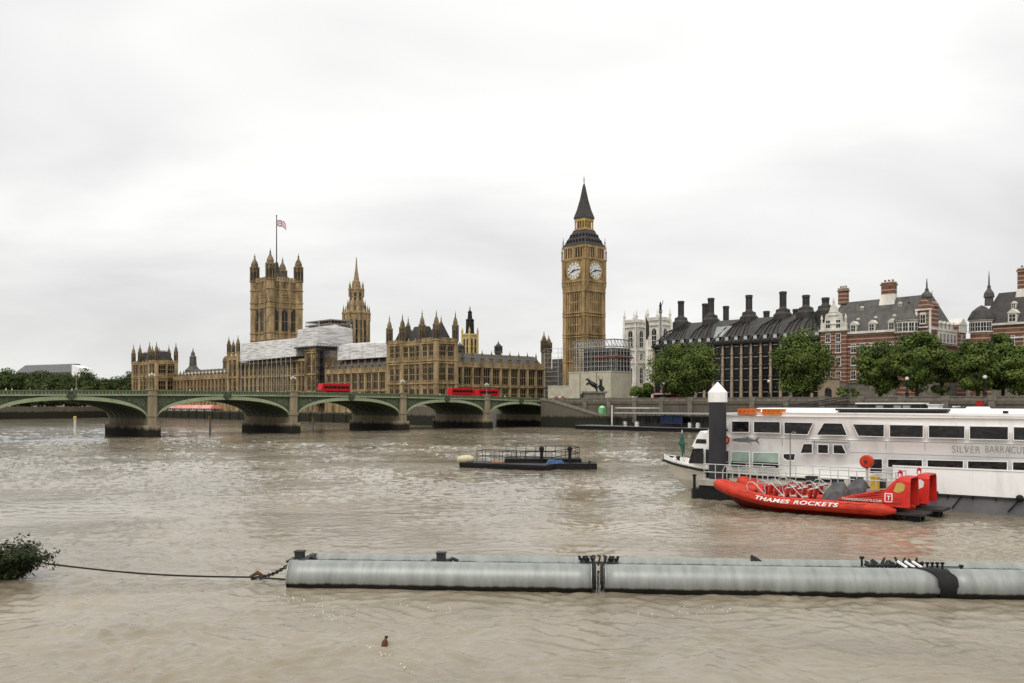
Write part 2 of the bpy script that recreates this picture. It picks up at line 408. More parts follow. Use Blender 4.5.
# ------------------------------------------------------------------ Westminster's arch bridge
bridge = brthing('arch_bridge', 'long green iron bridge with seven low arches on stone piers', 'bridge')
PIERS = [31, 66.5, 105, 145, 183.5, 219]
def ptop(s): return 11.8 - 1.5*((s-125)/125.0)**2
edges = [-1.0] + PIERS + [252]
BW = 26.0
for k in range(len(edges)-1):
    s0, s1 = edges[k] + (1.15 if k else 1.0), edges[k+1] - 1.15
    sc = (s0+s1)/2; hw = (s1-s0)/2; zs = 4.4; zc = ptop(sc) - 2.35
    N = 28
    inn = []; out = []
    for i in range(N+1):
        q = math.pi*i/N
        ex = abs(math.cos(q))**0.92 * (1 if math.cos(q) > 0 else -1)
        inn.append((-(sc + hw*ex), zs + (zc-zs)*math.sin(q)**0.92 if 0 < i < N else zs))
        out.append((-(sc + (hw+0.0)*ex), (zs + (zc-zs+0.95)*math.sin(q)**0.86 if 0 < i < N else zs)))
    ring = inn + list(reversed(out[1:-1]))
    a = MB(); a.plate(ring, -0.15, 0.55); a.plate(ring, BW-0.55, BW+0.15)
    arch = a.build('arch_rib', GREEN_LT, bridge)
    sf = MB()
    for j in range(7):
        y0 = 2.2 + j*3.5
        sf.plate(ring, y0, y0+0.5)
    lo_ = [(x, z+.22) for x, z in inn]; sf.plate(lo_ + [(x, z+.3) for x, z in reversed(lo_)], .6, BW-.6)
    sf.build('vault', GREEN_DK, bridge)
    sp = MB()
    for (ya, yb) in ((0.25, 0.5), (BW-0.5, BW-0.25)):
        top = [(x, ptop(-x) - 1.32) for x, z in out]
        vs = []; fs = []
        for i in range(N+1):
            vs += [(out[i][0], ya, out[i][1]-.1), (top[i][0], ya, top[i][1]), (out[i][0], yb, out[i][1]-.1), (top[i][0], yb, top[i][1])]
        for i in range(N):
            b = i*4; c = b+4
            fs += [(b,b+1,c+1,c), (b+2,c+2,c+3,b+3)]
        sp.add(vs, fs)
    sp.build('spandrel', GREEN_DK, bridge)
    for side in (-1, 1):                               # quatrefoil rings in each spandrel
        tr = MB()
        for (fr, rr) in ((0.92, .8), (0.84, .55), (0.76, .36)):
            x = -(sc + side*hw*fr)
            zo = zs + (zc-zs+0.95)*max(0, 1-fr**2)**0.44
            zm = (zo + ptop(-x)-1.32)/2
            rr = min(rr, (ptop(-x)-1.32-zo)/2*.86)
            if rr < .12: continue
            pts = [(x + rr*math.cos(q*math.pi/6), 0.18, zm + rr*math.sin(q*math.pi/6)) for q in range(13)]
            tr.tube(pts, 0.07, 4, cap=False)
            for q in range(2): tr.tube([(x-rr*.7*(-1)**q, .2, zm-rr*.7), (x+rr*.7*(-1)**q, .2, zm+rr*.7)], .06, 4)
        tr.build('tracery', GREEN, bridge)
    sh = MB(); xc = -sc; zt = ptop(sc)                 # shield at the crown
    sh.plate([(xc-.7,zt-.75),(xc+.7,zt-.75),(xc+.7,zt-1.6),(xc+.4,zt-2.15),(xc,zt-2.45),(xc-.4,zt-2.15),(xc-.7,zt-1.6)], -0.62, -0.1)
    sh.ball((xc, -.35, zt-.45), .38); sh.plate([(xc-1.1,zt-1.0),(xc-.72,zt-.9),(xc-.72,zt-1.7),(xc-1.0,zt-1.8)], -.5, -.1); sh.plate([(xc+1.1,zt-1.0),(xc+.72,zt-.9),(xc+.72,zt-1.7),(xc+1.0,zt-1.8)], -.5, -.1)
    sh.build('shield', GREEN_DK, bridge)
def along(mb, fn, ya, yb, m=0, step=4.0, s0=-14, s1=252):
    n = int((s1-s0)/step); rings = []
    for i in range(n+1):
        s = s0 + (s1-s0)*i/n; lo, hi = fn(s)
        rings.append([(-s,ya,lo),(-s,yb,lo),(-s,yb,hi),(-s,ya,hi)])
    mb.loft(rings, m)
dk = MB(); along(dk, lambda s: (ptop(s)-2.0, ptop(s)-1.18), 0.6, BW-0.6); dk.build('deck', ASPH, bridge)
for nm, ya, yb in (('parapet', 0.0, 0.3), ('parapet', BW-0.3, BW)):
    pr = MB(); along(pr, lambda s: (ptop(s)-1.05, ptop(s)-0.14), ya+.06, yb-.06, 0)
    along(pr, lambda s: (ptop(s)-0.14, ptop(s)), ya-0.10, yb+0.10, 0)
    for i in range(330):                               # pierced trefoil panel reads as short uprights
        s = -13 + i*0.8
        pr.box(-s-.22, -s+.22, ya+.03, yb-.03, ptop(s)-.85, ptop(s)-.3, 1)
    pr.build(nm, [GREEN, GREEN_DK], bridge)
    co = MB(); along(co, lambda s: (ptop(s)-1.32, ptop(s)-1.05), ya-0.35 if ya < 1 else ya, yb if ya < 1 else yb+.35)
    co.build('cornice', GREEN_LT, bridge)
for s in PIERS:
    pm = MB(); zt = ptop(s)
    for y0, sg in ((0, -1), (BW, 1)):
        c = y0 - sg*0.6
        pm.prism([(-s-1.18, c), (-s-1.18, y0+sg*.35), (-s-.7, y0+sg*.8), (-s+.7, y0+sg*.8), (-s+1.18, y0+sg*.35), (-s+1.18, c)], 3.0, zt+.05)
        pm.prism([(-s-1.4, c), (-s-1.4, y0+sg*.5), (-s-.85, y0+sg*1.0), (-s+.85, y0+sg*1.0), (-s+1.4, y0+sg*.5), (-s+1.4, c)], zt-1.3, zt-.95)
        pm.prism([(-s-1.4, c), (-s-1.4, y0+sg*.5), (-s-.85, y0+sg*1.0), (-s+.85, y0+sg*1.0), (-s+1.4, y0+sg*.5), (-s+1.4, c)], zt+.05, zt+.35)
        pm.prism([(-s-1.4, c), (-s-1.4, y0+sg*.5), (-s-.85, y0+sg*1.0), (-s+.85, y0+sg*1.0), (-s+1.4, y0+sg*.5), (-s+1.4, c)], 5.2, 5.6)
    pm.box(-s-1.14, -s+1.14, 0.62, BW-0.62, 3.0, 5.0)
    p = pm.build('pier', PIER_ST, bridge)
    bm_ = MB(); bm_.prism([(-s-2.1,-.3),(-s-1.3,-1.6),(-s+1.3,-1.6),(-s+2.1,-.3),(-s+2.1,BW+.3),(-s+1.3,BW+1.6),(-s-1.3,BW+1.6),(-s-2.1,BW+.3)], -2, 3.0)
    bm_.build('pier_footing', PIER_ST, p)
ab = MB(); ab.box(1.0, 5.0, -1.2, BW+1.2, -2, 10.0); ab.prism([(-.2,-1.2),(-.2,-2.2),(2.6,-2.2),(2.6,-1.2)], -2, ptop(0)+.5); ab.box(-1.8,.98,-.6,BW+.6,-2,4.4)
ab.build('abutment', PIER_ST, bridge)
apr = MB(); apr.box(5.02, 34, 0, .5, 9.0, 10.2); apr.box(5.02, 34, BW-.5, BW, 9.0, 10.2); apr.build('approach_parapet', GRANITE, bridge)

# ornamental lamps
def lamp_mesh(parent, h=3.9):
    m = MB(); m.lathe(0,0,[(.32,0),(.34,.35),(.14,.5),(.11,1.4),(.16,1.5),(.09,1.6),(.07,h-.6),(.12,h-.5)], 8)
    for q in (-1, 1):
        m.tube([(0,0,h-1.0),(q*.35,0,h-1.15),(q*.62,0,h-.95),(q*.62,0,h-.8)], .05, 5)
    m.build('post', GREEN, parent)
    for x, z in ((0,h-.2),(-.62,h-.5),(.62,h-.5)):
        b = MB(); b.lathe(x,0,[(.12,z-.28),(.26,z+.1),(.27,z+.18),(.1,z+.36),(.03,z+.5)], 8); b.build('lantern', OFFW, parent)
lamp0 = None
POSN = {31:'first stone pier from the clock tower bank', 66.5:'pier between the bridge\'s second and third arches from the bank', 105:'pier below the lone red bus\'s left', 145:'broad pier below the south river pavilion', 163:'leftmost arch, against the far trees'}
for s, lab in ((31,'green bridge lamp above the stone pier right of the paired red buses'), (66.5,'green bridge lamp above the stone pier left of the paired red buses'), (105,'green bridge lamp above the stone pier left of the lone red bus'), (145,'green bridge lamp above the stone pier in front of the far left pavilion'), (163,'green bridge lamp standing against the far dark trees')):
    loc = W(-s, 0.15, ptop(s)+(.35 if s != 163 else 0))
    if lamp0 is None:
        lamp0 = thing('bridge_lamp', lab, 'street lamp', loc, TH, 'lamps along the bridge parapet'); lamp_mesh(lamp0)
    else:
        dup(lamp0, loc, TH, lab)

# ------------------------------------------------------------------ traffic and people on the bridge
def bus(name, label, loc, rz, L=10.6, coach=False):
    t = thing(name, label, 'bus', loc, rz, 'red double decker buses on the bridge')
    b = MB(); h = 4.3
    prof = [(-L/2,.4),(L/2-.05,.4),(L/2,1.2),(L/2-.05,2.4),(L/2-.35,h-.15),(L/2-.7,h),(-L/2+.3,h),(-L/2,h-.25)]
    b.plate(prof, -1.25, 1.25); b.build('body', REDBUS, t)
    for z0, z1, x0, x1 in ((1.15, 1.95, -L/2+.5, L/2-1.6), (2.75, 3.55, -L/2+.4, L/2-.8)):
        n = 6; wd = (x1-x0)/n
        for i in range(n):
            for y in (-1.26, 1.26):
                g = MB(); g.box(x0+i*wd+.06, x0+(i+1)*wd-.06, y-.02, y+.02, z0, z1); g.build('window', GLASS, t)
    g = MB(); g.plate([(L/2+.0,1.0),(L/2+.03,1.25),(L/2-.02,2.2),(L/2-.06,2.2)], -1.1, 1.1); g.build('windscreen', GLASS, t)
    g = MB(); g.box(-L/2+.2, L/2-.5, -1.1, 1.1, h, h+.06); g.build('roof_panel', mat('bus roof '+name, (0.5,0.16,0.13), 0.5), t)
    for x in (-L/2+2.2, L/2-2.4):
        for y in (-1.15, 1.15):
            g = MB(TR(x, y, 0, .5) @ Matrix.Rotation(R(90), 4, 'X')); g.lathe(0,0,[(.5,-.14),(.5,.14)], 16); wl = g.build('wheel', RUBBER, t)
            g = MB(TR(x, y, 0, .5) @ Matrix.Rotation(R(90), 4, 'X')); g.lathe(0,0,[(.24,-.16),(.24,.16)], 12); g.build('rim', GREY, wl)
    return t
def on_bridge(px_, by):
    bx = bx_at(px_, by); return W(bx, by, ptop(-bx)-1.18)
bus('double_decker_bus', 'red double decker bus travelling alone mid bridge, left of the other two', on_bridge(334, 19), TH+math.pi)
b2 = bus('double_decker_bus', 'red double decker bus directly behind another, nose against its tail', on_bridge(461, 20), TH)
b3 = bus('double_decker_bus', 'red double decker bus with purple advert panel, nearer the clock tower', on_bridge(487, 20), TH, 10.0)
ad = MB(); ad.box(-2.3, 0.2, -1.31, -1.27, 0.9, 2.5); ad.build('advert_panel', mat('purple advert', (0.10,0.05,0.28), 0.5), b3)
def car(name, label, loc, rz, m, L=4.4, cat='car'):
    t = thing(name, label, cat, loc, rz)
    b = MB(); b.plate([(-L/2,.35),(L/2,.35),(L/2,.75),(L/2-1.0,.95),(-L/2+.15,1.0),(-L/2,.8)], -.85, .85)
    b.loft([[(L/2-1.05,-.8,.95),(L/2-1.05,.8,.95),(-L/2+.2,.8,.98),(-L/2+.2,-.8,.98)], [(L/2-1.75,-.66,1.5),(L/2-1.75,.66,1.5),(-L/2+.6,.66,1.55),(-L/2+.6,-.66,1.55)]])
    b.build('body', m, t)
    for y in (-1, 1):
        g = MB(); g.loft([[(L/2-1.3,y*.80,1.0),(L/2-1.3,y*.77,1.0),(-L/2+.45,y*.77,1.0),(-L/2+.45,y*.80,1.0)], [(L/2-1.8,y*.70,1.43),(L/2-1.8,y*.66,1.43),(-L/2+.7,y*.66,1.45),(-L/2+.7,y*.70,1.45)]]); g.build('window', GLASS, t)
    for x in (-L/2+.85, L/2-.9):
        for y in (-.8, .8):
            g = MB(TR(x, y, 0, .33) @ Matrix.Rotation(R(90), 4, 'X')); g.lathe(0,0,[(.33,-.1),(.33,.1)], 14); g.build('wheel', RUBBER, t)
    return t
TAXI = mat('taxi green', (0.03,0.07,0.04), 0.35)
car('taxi', 'dark green taxi on the bridge right of the paired buses', on_bridge(513, 19), TH, TAXI, 4.6, 'taxi')
car('car', 'small red car on the bridge near its right end', on_bridge(521, 17), TH, RED)

SKIN = mat('skin', (0.45,0.29,0.21), 0.6)
def person_mesh(topm, legm, hairm):
    m = MB()
    def ring(cx, cz, rx, ry, cy=0, n=8): return [(cx+rx*math.cos(2*math.pi*i/n), cy+ry*math.sin(2*math.pi*i/n), cz) for i in range(n)]
    for q in (-1, 1):
        m.loft([ring(q*.10,0,.05,.11,-.04), ring(q*.10,.08,.05,.07), ring(q*.10,.45,.06,.065), ring(q*.09,.86,.085,.09)], 1)
        m.loft([ring(q*.25,.78,.035,.04,-.06), ring(q*.25,1.1,.045,.05), ring(q*.21,1.42,.055,.06)], 0)
        m.loft([ring(q*.25,.68,.03,.045,-.06), ring(q*.25,.79,.032,.036,-.06)], 2)
    m.loft([ring(0,.80,.17,.11), ring(0,1.05,.15,.10), ring(0,1.32,.19,.12), ring(0,1.45,.17,.09), ring(0,1.49,.07,.06)], 0)
    m.loft([ring(0,1.46,.05,.055), ring(0,1.56,.055,.065), ring(0,1.62,.075,.09), ring(0,1.70,.078,.095), ring(0,1.74,.06,.07)], 2)
    m.loft([ring(0,1.68,.083,.10,.012), ring(0,1.74,.075,.09,.01), ring(0,1.785,.03,.04)], 3)
    return m.mesh('person', [topm, legm, SKIN, hairm], True)
HAIR = mat('dark hair', (0.03,0.02,0.015), 0.6); JEANS = mat('dark trousers', (0.03,0.035,0.05), 0.8)
COLS = {'white':(0.75,0.74,0.72), 'yellow':(0.62,0.62,0.10), 'black':(0.02,0.02,0.02), 'blue':(0.05,0.10,0.28), 'red':(0.5,0.05,0.04), 'grey':(0.25,0.25,0.26), 'pink':(0.6,0.28,0.32)}
PM = {c: person_mesh(mat(c+' top', v, .8), JEANS, HAIR) for c, v in COLS.items()}
for px_, c, lab in ((6,'white','person in white top on the bridge at its far left end'), (12,'yellow','person in yellow high visibility top on the bridge near its left end'),
        (30,'grey','person in grey top on the bridge before the far trees'), (46,'blue','person in blue top on the bridge before the grey roofed far building'),
        (52,'black','person in black top on the bridge before the far trees'), (72,'white','person in white top on the bridge above the leftmost arch\'s shield'),
        (118,'red','person in red top on the bridge just left of the far pavilion'), (190,'white','person in white top on the bridge right of the far pavilion'), (238,'blue','person in blue top on the bridge below the turret pair'),
        (258,'white','person in white top on the bridge below the sloping white sheeting'), (290,'black','person in black top on the bridge left of the lone bus'),
        (360,'white','person in white top on the bridge just right of the lone red bus'), (372,'grey','person in grey top on the bridge between lone bus and tall pavilion'),
        (428,'red','person in red top on the bridge under the tall pavilion'), (440,'white','person in white top on the bridge left of the paired buses'),
        (505,'white','person in white top on the bridge right of the paired buses'), (530,'pink','person in pink top on the bridge near its right end'), (540,'black','person in black top on the bridge at its right end')):
    loc = on_bridge(px_, 1.6)
    tag(link('person', PM[c], None, loc, TH + R(random.choice((80, -95, 70)))), lab, 'person', 'people walking along the bridge')
# ------------------------------------------------------------------ gothic facades
WCACHE = {}
def gwin(w, h, mullions=2, tran=1, stone=None, glass=None, arch=True):
    """a tracery window facing -y, origin at the sill's middle"""
    key = (round(w,2), round(h,2), mullions, tran, stone and stone.name)
    if key in WCACHE: return WCACHE[key]
    m = MB(); a = min(w*.45, h*.25) if arch else 0
    pts = [(-w/2,0),(w/2,0),(w/2,h-a)] + ([(w*.28,h-a*.45),(0,h),(-w*.28,h-a*.45)] if arch else []) + [(-w/2,h-a)]
    m.plate(pts, -.06, 0.02, 0)
    for i in range(1, mullions+1):
        x = -w/2 + w*i/(mullions+1); m.box(x-.08, x+.08, -.16, -.05, 0, h-a*.5, 1)
    for i in range(1, tran+1):
        z = (h-a)*i/(tran+1); m.box(-w/2, w/2, -.18, -.05, z-.14, z+.14, 1)
    m.box(-w/2-.1, w/2+.1, -.28, 0.02, -.22, -.01, 1)
    WCACHE[key] = m.mesh('window', [glass or GLASS, stone or STONE])
    return WCACHE[key]
PINC = {}
def pinnacle_mesh(h, r, m, key):
    k = (round(h,1), round(r,2), key)
    if k in PINC: return PINC[k]
    b = MB(); b.lathe(0,0,[(r,0),(r,h*.42),(r*1.35,h*.45),(r*1.3,h*.5),(r*.75,h*.56),(r*.5,h*.74),(r*.62,h*.76),(r*.3,h*.82),(r*.08,h*.97),(r*.2,h*.98),(.02,h)], 6)
    PINC[k] = b.mesh('pinnacle', m); return PINC[k]
def gothic(par, wall, ox, oy, rz, L, z0, ztop, nb, storeys, bands, pin=4.0, wfrac=.56, bd=.7, bw=.9, stone=STONE, battl=True, every=1, muls=2, glass=None, pinm=None, arch=True):
    """adds buttresses, bands and battlements to `wall`, windows and pinnacles as parts"""
    T = TR(ox, oy, rz); old = wall.T; wall.T = T
    bay = L/nb
    for i in range(nb+1):
        a = i*bay
        wall.box(a-bw/2, a+bw/2, -bd, .02, z0, ztop-.6); wall.box(a-bw*.35, a+bw*.35, -bd*1.25, -bd+.02, z0, z0+(ztop-z0)*.55)
    for z in bands:
        wall.box(-.3, L+.3, -bd-.22, .02, z-.28, z+.28)
    for i in range(nb):                     # carved panels between the storeys: blind tracery
        for (zb, zt), (zb2, _) in zip(storeys, storeys[1:] + [(ztop-.4, 0)]):
            n = 5
            for q in range(n):
                x = i*bay + bw/2 + (bay-bw)*(q+.5)/n
                if zb2 - zt > 1.0: wall.box(x-.12, x+.12, -.3, .02, zt+.35, zb2-.3)
    if battl:
        n = int(L/1.5)
        for i in range(n):
            wall.box(L*(i+.18)/n, L*(i+.82)/n, -bd-.1, -bd+.3, ztop, ztop+.75)
        wall.box(-.2, L+.2, -bd-.05, .02, ztop-.9, ztop+.05)
    wall.T = old
    for (zb, zt) in storeys:
        me = gwin((bay-bw)*wfrac/.56*.84, zt-zb, muls, 1, stone, glass, arch)
        for i in range(nb):
            p = T @ Vector(((i+.5)*bay, -.02, zb)); link('window', me, par, p, rz)
    if pin:
        me = pinnacle_mesh(pin, .68, pinm or stone, (pinm or stone).name)
        for i in range(0, nb+1, every):
            p = T @ Vector((i*bay, -bd*.6, ztop-.7)); link('pinnacle', me, par, p, rz)
def turret(par, x, y, z0, z1, z2, r, m=STONE, name='turret', n=8, roofm=None, band=()):
    """octagonal corner turret from z0, shaft to z1, crowned to z2"""
    h = z2 - z1
    b = MB(); prof = [(r, z0)]
    for zb in sorted(band): prof += [(r, zb-.35), (r*1.18, zb-.25), (r*1.18, zb+.25), (r, zb+.35)]
    prof += [(r, z1-.5), (r*1.25, z1-.2), (r*1.25, z1+.25), (r*.86, z1+.4), (r*.78, z1+h*.44), (r*1.02, z1+h*.46), (r*1.0, z1+h*.49), (r*.80, z1+h*.52),
             (r*.84, z1+h*.60), (r*.62, z1+h*.69), (r*.26, z1+h*.78), (r*.15, z1+h*.86), (r*.26, z1+h*.88), (r*.1, z1+h*.90), (.05, z2)]
    b.lathe(x, y, prof, n)
    for i in range(n):
        q = 2*math.pi*i/n
        b.cbox(x+r*1.02*math.cos(q), y+r*1.02*math.sin(q), z1+.3, r*.22, r*.22, h*.5)
    o = b.build(name, [m, m if m is SLATE else STONE_DK], par)
    for pol in o.data.polygons:
        if min(o.data.vertices[v].co.z for v in pol.vertices) >= z1+.2: pol.material_index = 1
    s = MB()
    for i in range(n):                       # open lantern slots
        q = 2*math.pi*(i+.5)/n
        T = TR(x+r*.80*math.cos(q), y+r*.80*math.sin(q), q+math.pi/2)
        s.T = T; s.box(-r*.17, r*.17, -.08, .06, z1+.6, z1+h*.33)
    s.build('lantern_slot', GLASS, o)
    return o

RIV = -math.pi/2                              # facing the river
def dormers(par, ox, oy, rz, L, n, z, m=PALE, roof=SLATE):
    for i in range(n):
        p = TR(ox, oy, rz) @ Vector(((i+.5)*L/n, 0, z))
        b = MB(); b.box(-.45,.45,-.4,1.6,0,1.5); b.plate([(-.6,1.5),(.6,1.5),(0,2.3)], -.5, 1.6); o = b.build('dormer', m, par, False, p, rz)

# ---- the two river pavilions (the ends of the palace)
def pavilion(label, x0, x1, y0, y1, ztop, ztur, zs):
    t = brthing('palace_pavilion', label, 'building')
    w = MB(); w.box(x0, x1, y0, y1, -1, ztop)
    Lr = y1-y0; Ln = x1-x0
    t1, t2 = y0 + Lr*.29, y0 + Lr*.71
    b1, b2, b3 = zs
    st = [(b1+1.2, b2-2.2), (b2+1.2, b3-2.8), (b3+1.8, ztop-2.6)]
    seg = [(y1, y1-t2, 2), (t2, t2-t1, 3), (t1, t1-y0, 2)]
    for (ys, ln, nb) in seg:
        mid = nb == 3
        gothic(t, w, x0-(.02 if mid else .55), ys, RIV, ln, 0, ztop-(0 if not mid else 1.2), nb, st, [b2, b3-.9, b3, ztop-1.4], pin=3.2 if mid else 0, bd=.5 if mid else .6, bw=.7, muls=1, arch=False)
    w.box(x0-.55, x0+.2, y0, t1, -1, ztop); w.box(x0-.55, x0+.2, t2, y1, -1, ztop)
    rw = MB(); rw.box(x0-2.3, x1+.9, y0-2.3, y1+2.3, -1, 7.2); rw.build('river_wall', WALL_RIV, t)
    gothic(t, w, x0, y0, 0, Ln, 0, ztop, 2, st, [b2, b3-.9, b3, ztop-1.4], pin=0, bd=.6, bw=.9, arch=False)
    w.build('wall', STONE, t)
    for y in (y0, t1, t2, y1):
        big = 1.2
        turret(t, x0-.3, y, 0, ztop-.2, ztur if y != t1 else ztur+.6, big, STONE, band=(b2, b3))
    turret(t, x1, y0, 0, ztop-.2, ztur+.2, 1.15, STONE, band=(b2, b3))
    turret(t, x1, t1, ztop-4, ztop-.2, ztur-1, 1.2, STONE); turret(t, x1, t2, ztop-4, ztop-.2, ztur-1.5, 1.2, STONE); turret(t, x1, y1, ztop-4, ztop-.2, ztur, 1.3, STONE)
    for ya, yb in ((y0+1.4, t1-1.2), (t1+1.2, t2-1.2), (t2+1.2, y1-1.4)):
        r = MB(); cx = (x0+x1)/2; cy = (ya+yb)/2; h = 6.0 if yb-ya < 12 else 4.8
        r.frus(cx, cy, ztop-.1, Ln/2-.8, (yb-ya)/2, ztop+h, Ln/2-3.2, max((yb-ya)/2-2.0, .6))
        ro = r.build('roof', SLATE_DK, t)
        c = MB()
        for q in range(-3, 4): c.cbox(cx + q*.55, cy, ztop+h, .12, .12, .9)
        c.box(cx-1.9, cx+1.9, cy-.06, cy+.06, ztop+h+.3, ztop+h+.45); c.build('cresting', IRON, ro)
pavilion('tall honey stone palace pavilion with dark roofs right behind the paired buses', -17.3, -8.0, 43.5, 73.7, 33.2, 44.6, (8.5, 16.3, 25.1))
pavilion('smaller far end palace pavilion beside the dark trees at the left', -17.3, -5.8, 305.3, 340, 33.6, 45.3, (8.5, 15.5, 24.6))

# ---- river range between the pavilions
rr = brthing('palace_range', 'long honey stone palace range with rows of gothic windows facing the river', 'building')
FX = -7.0
w = MB()
w.box(FX, 8, 73.9, 139, -1, 23.4); w.box(FX, 10, 142.5, 232.4, -1, 30.2); w.box(FX, 8, 232.4, 305.1, -1, 23.6)
gothic(rr, w, FX, 137, RIV, 62.8, 0, 23.4, 12, [(9.6,13.2),(14.8,21.2)], [14.0, 22.2], pin=5.6, pinm=STONE_DK, arch=False)
gothic(rr, w, FX, 220, RIV, 66, 0, 30.2, 15, [(9.6,13.0),(14.6,21.0),(23.0,28.2)], [13.8, 22.0, 29.2], pin=0, battl=False, arch=False)
gothic(rr, w, FX, 304.5, RIV, 72, 0, 23.6, 16, [(9.6,13.2),(14.8,21.2)], [14.0, 22.3], pin=5.2, pinm=STONE_DK, arch=False)
gothic(rr, w, FX-.8, 153.2, RIV, 10.2, 0, 34.2, 2, [(9.6,13.2),(14.8,21.0),(23.0,31.0)], [14.0, 22.2, 32.6], pin=0)
w.box(FX-.78, FX+.1, 143, 153.2, -1, 34.2)
w.box(FX-1.5, FX+.1, 221, 231.8, -1, 33)
gothic(rr, w, FX-1.5, 231.8, RIV, 10.8, 0, 33, 2, [(9.6,13.2),(14.8,21.0),(23.0,30.5)], [14.0, 22.2, 31.8], pin=0)
w.build('wall', STONE, rr)
for y in (221.2, 226.5, 231.6): turret(rr, FX-1.6, y, 0, 35.5, 45.0 if y != 226.5 else 43, 1.0, STONE, band=(22.2,))
for y in (143.4, 153.0): turret(rr, FX-1.0, y, 0, 33.8, 35.4, 1.2, STONE_DK, band=(22.2,))
def ridge(par, x0, x1, y0, y1, z0, z1, m, name='roof', inset=0.6):
    b = MB(); cx = (x0+x1)/2
    b.loft([[(x0,y0,z0),(x1,y0,z0),(x1,y1,z0),(x0,y1,z0)], [(cx-inset,y0+.6,z1),(cx+inset,y0+.6,z1),(cx+inset,y1-.6,z1),(cx-inset,y1-.6,z1)]])
    return b.build(name, m, par)
ridge(rr, FX+.6, 7.8, 74.2, 138.6, 23.4, 28.6, SLATE)
ridge(rr, FX+.6, 7.8, 233, 304.6, 23.6, 28.2, SLATE)
dormers(rr, FX+1.1, 304, RIV, 70, 13, 24.2); 
vt = MB(); vt.lathe(3, by_at(193,3), [(4.6,25),(4.6,28.5),(3.4,29.5),(2.2,31),(1.9,36),(2.2,36.2),(1.2,37.5),(1.1,39),(.4,40),(.1,42)], 8); vt.build('ventilation_turret', SLATE, rr)
vt = MB(); vt.lathe(6, by_at(227,6), [(2.3,25),(2.3,32),(2.6,32.3),(2.3,34),(1.5,35.3),(.2,36)], 8); vt.build('ventilation_turret', STONE_DK, rr)

# ---- white sheeted temporary roofs and their scaffolds
def sheet_thing(name, label, build, cat='scaffolding'):
    t = brthing(name, label, cat); build(t); return t
def s1(t):
    m = MB(); m.loft([[(FX-1.6,162,31.4),(FX-1.6,219.5,30.6),(FX-.4,219.5,40.2),(FX-.4,162,40.0)], [(12,162,31.4),(12,219.5,30.6),(6,219.5,42.2),(6,162,42.0)]])
    m.build('sheeting', SHEET, t)
    d = MB(); d.box(FX-2.2, FX-.7, 161, 220, 28.6, 28.8); d.box(FX-2.2, FX-.7, 161, 220, 30.5, 30.65)
    for i in range(28): d.box(FX-2.1, FX-2.0, 161+i*2.15, 161.1+i*2.15, 27.2, 31.4)
    d.build('deck', GREYDK, t)
    l = MB()
    for i in range(12):
        y = 166+i*4.6; l.tube([(FX-2.25,y,9),(FX-2.25,y,31)], .12, 5)
    l.build('standard', STEEL, t)
sheet_thing('sheeted_roof', 'low long white sheeted scaffold roof sloping down to the turret pair', s1)
def s2(t):
    m = MB(); m.loft([[(FX-1.4,143,35.6),(FX-1.4,161.5,35.6),(11.5,161.5,35.6),(11.5,143,35.6)], [(FX-1.2,143.2,44.6),(FX-1.2,161.3,44.2),(11.2,161.3,44.2),(11.2,143.2,44.6)], [(1.5,144,46.2),(1.5,160,46.0),(2.5,160,46.0),(2.5,144,46.2)]])
    m.build('sheeting', SHEET, t)
    d = MB(); d.box(FX-2.6, 13.5, 141.5, 162.5, 34.9, 35.55); d.box(FX-2.6, 13.5, 139.0, 141.5, 33.6, 34.0)
    for i in range(12):
        d.box(FX-2.6+i*1.8, FX-2.5+i*1.8, 141.45, 141.55, 32, 36.6)
    d.box(FX-2.6, 13.5, 141.4, 141.5, 36.5, 36.6); d.build('deck', GREYDK, t)
    p = MB()
    for x, y in ((FX,144),(11,144),(11,160)): p.tube([(x,y,44),(x,y,47.2)], .14, 5)
    p.build('standard', STEEL, t)
sheet_thing('sheeted_box', 'tall box of white sheeting on the palace roof, highest of the wrappings', s2)
def s3(t):
    m = MB(); m.loft([[(-3.4,84,28.8),(-3.4,134,28.6),(9,134,28.6),(9,84,28.8)], [(-2.6,84,35.0),(-2.6,134,35.6),(8,134,35.6),(8,84,35.0)], [(2,85,36),(2,133,36.6),(3.5,133,36.6),(3.5,85,36)]])
    m.build('sheeting', SHEET, t)
    p = MB()
    for k in range(6): p.box(-3.55, -3.42, 84+k*9.9, 84.14+k*9.9, 28.4, 36.2)
    p.build('standard', STEEL, t)
sheet_thing('sheeted_roof', 'white sheeted roof hidden behind parapet pinnacles left of the tall pavilion', s3)
hs = brthing('scaffold_tower', 'dark scaffold tower rising up the palace front beneath the sheeted box', 'scaffolding')
m = MB()
for y in (139.4, 141, 142.6):
    for x in (FX-2.4, FX-.4): m.tube([(x,y,7),(x,y,34.9)], .1, 5)
for k in range(13):
    z = 8.5+k*2
    for x in (FX-2.4, FX-.4): m.tube([(x,139,z),(x,143,z)], .08, 4)
    m.tube([(FX-2.4,139.4,z),(FX-2.4,142.6,z+2)], .07, 4)
m.build('frame', GREYDK, hs)
m = MB()
for k in range(7): m.box(FX-2.5, FX-.2, 139, 143, 9.5+k*4, 9.62+k*4)
m.box(FX-.3, FX-.1, 139.2, 142.4, 7, 33); m.build('deck', GREYDK, hs)
sc3 = brthing('scaffold_tower', 'tiered grey scaffold behind the sheeted box, against the flag tower', 'scaffolding')
m = MB()
for k in range(6): m.box(20-.15*k, 34, 176, 200, 38+k*2.3, 38.5+k*2.3)
for i in range(13): m.box(19.8, 20, 176+i*2, 176.15+i*2, 30, 51.5)
for i in range(8): m.box(20+i*2, 20.15+i*2, 175.8, 176, 30, 51.5)
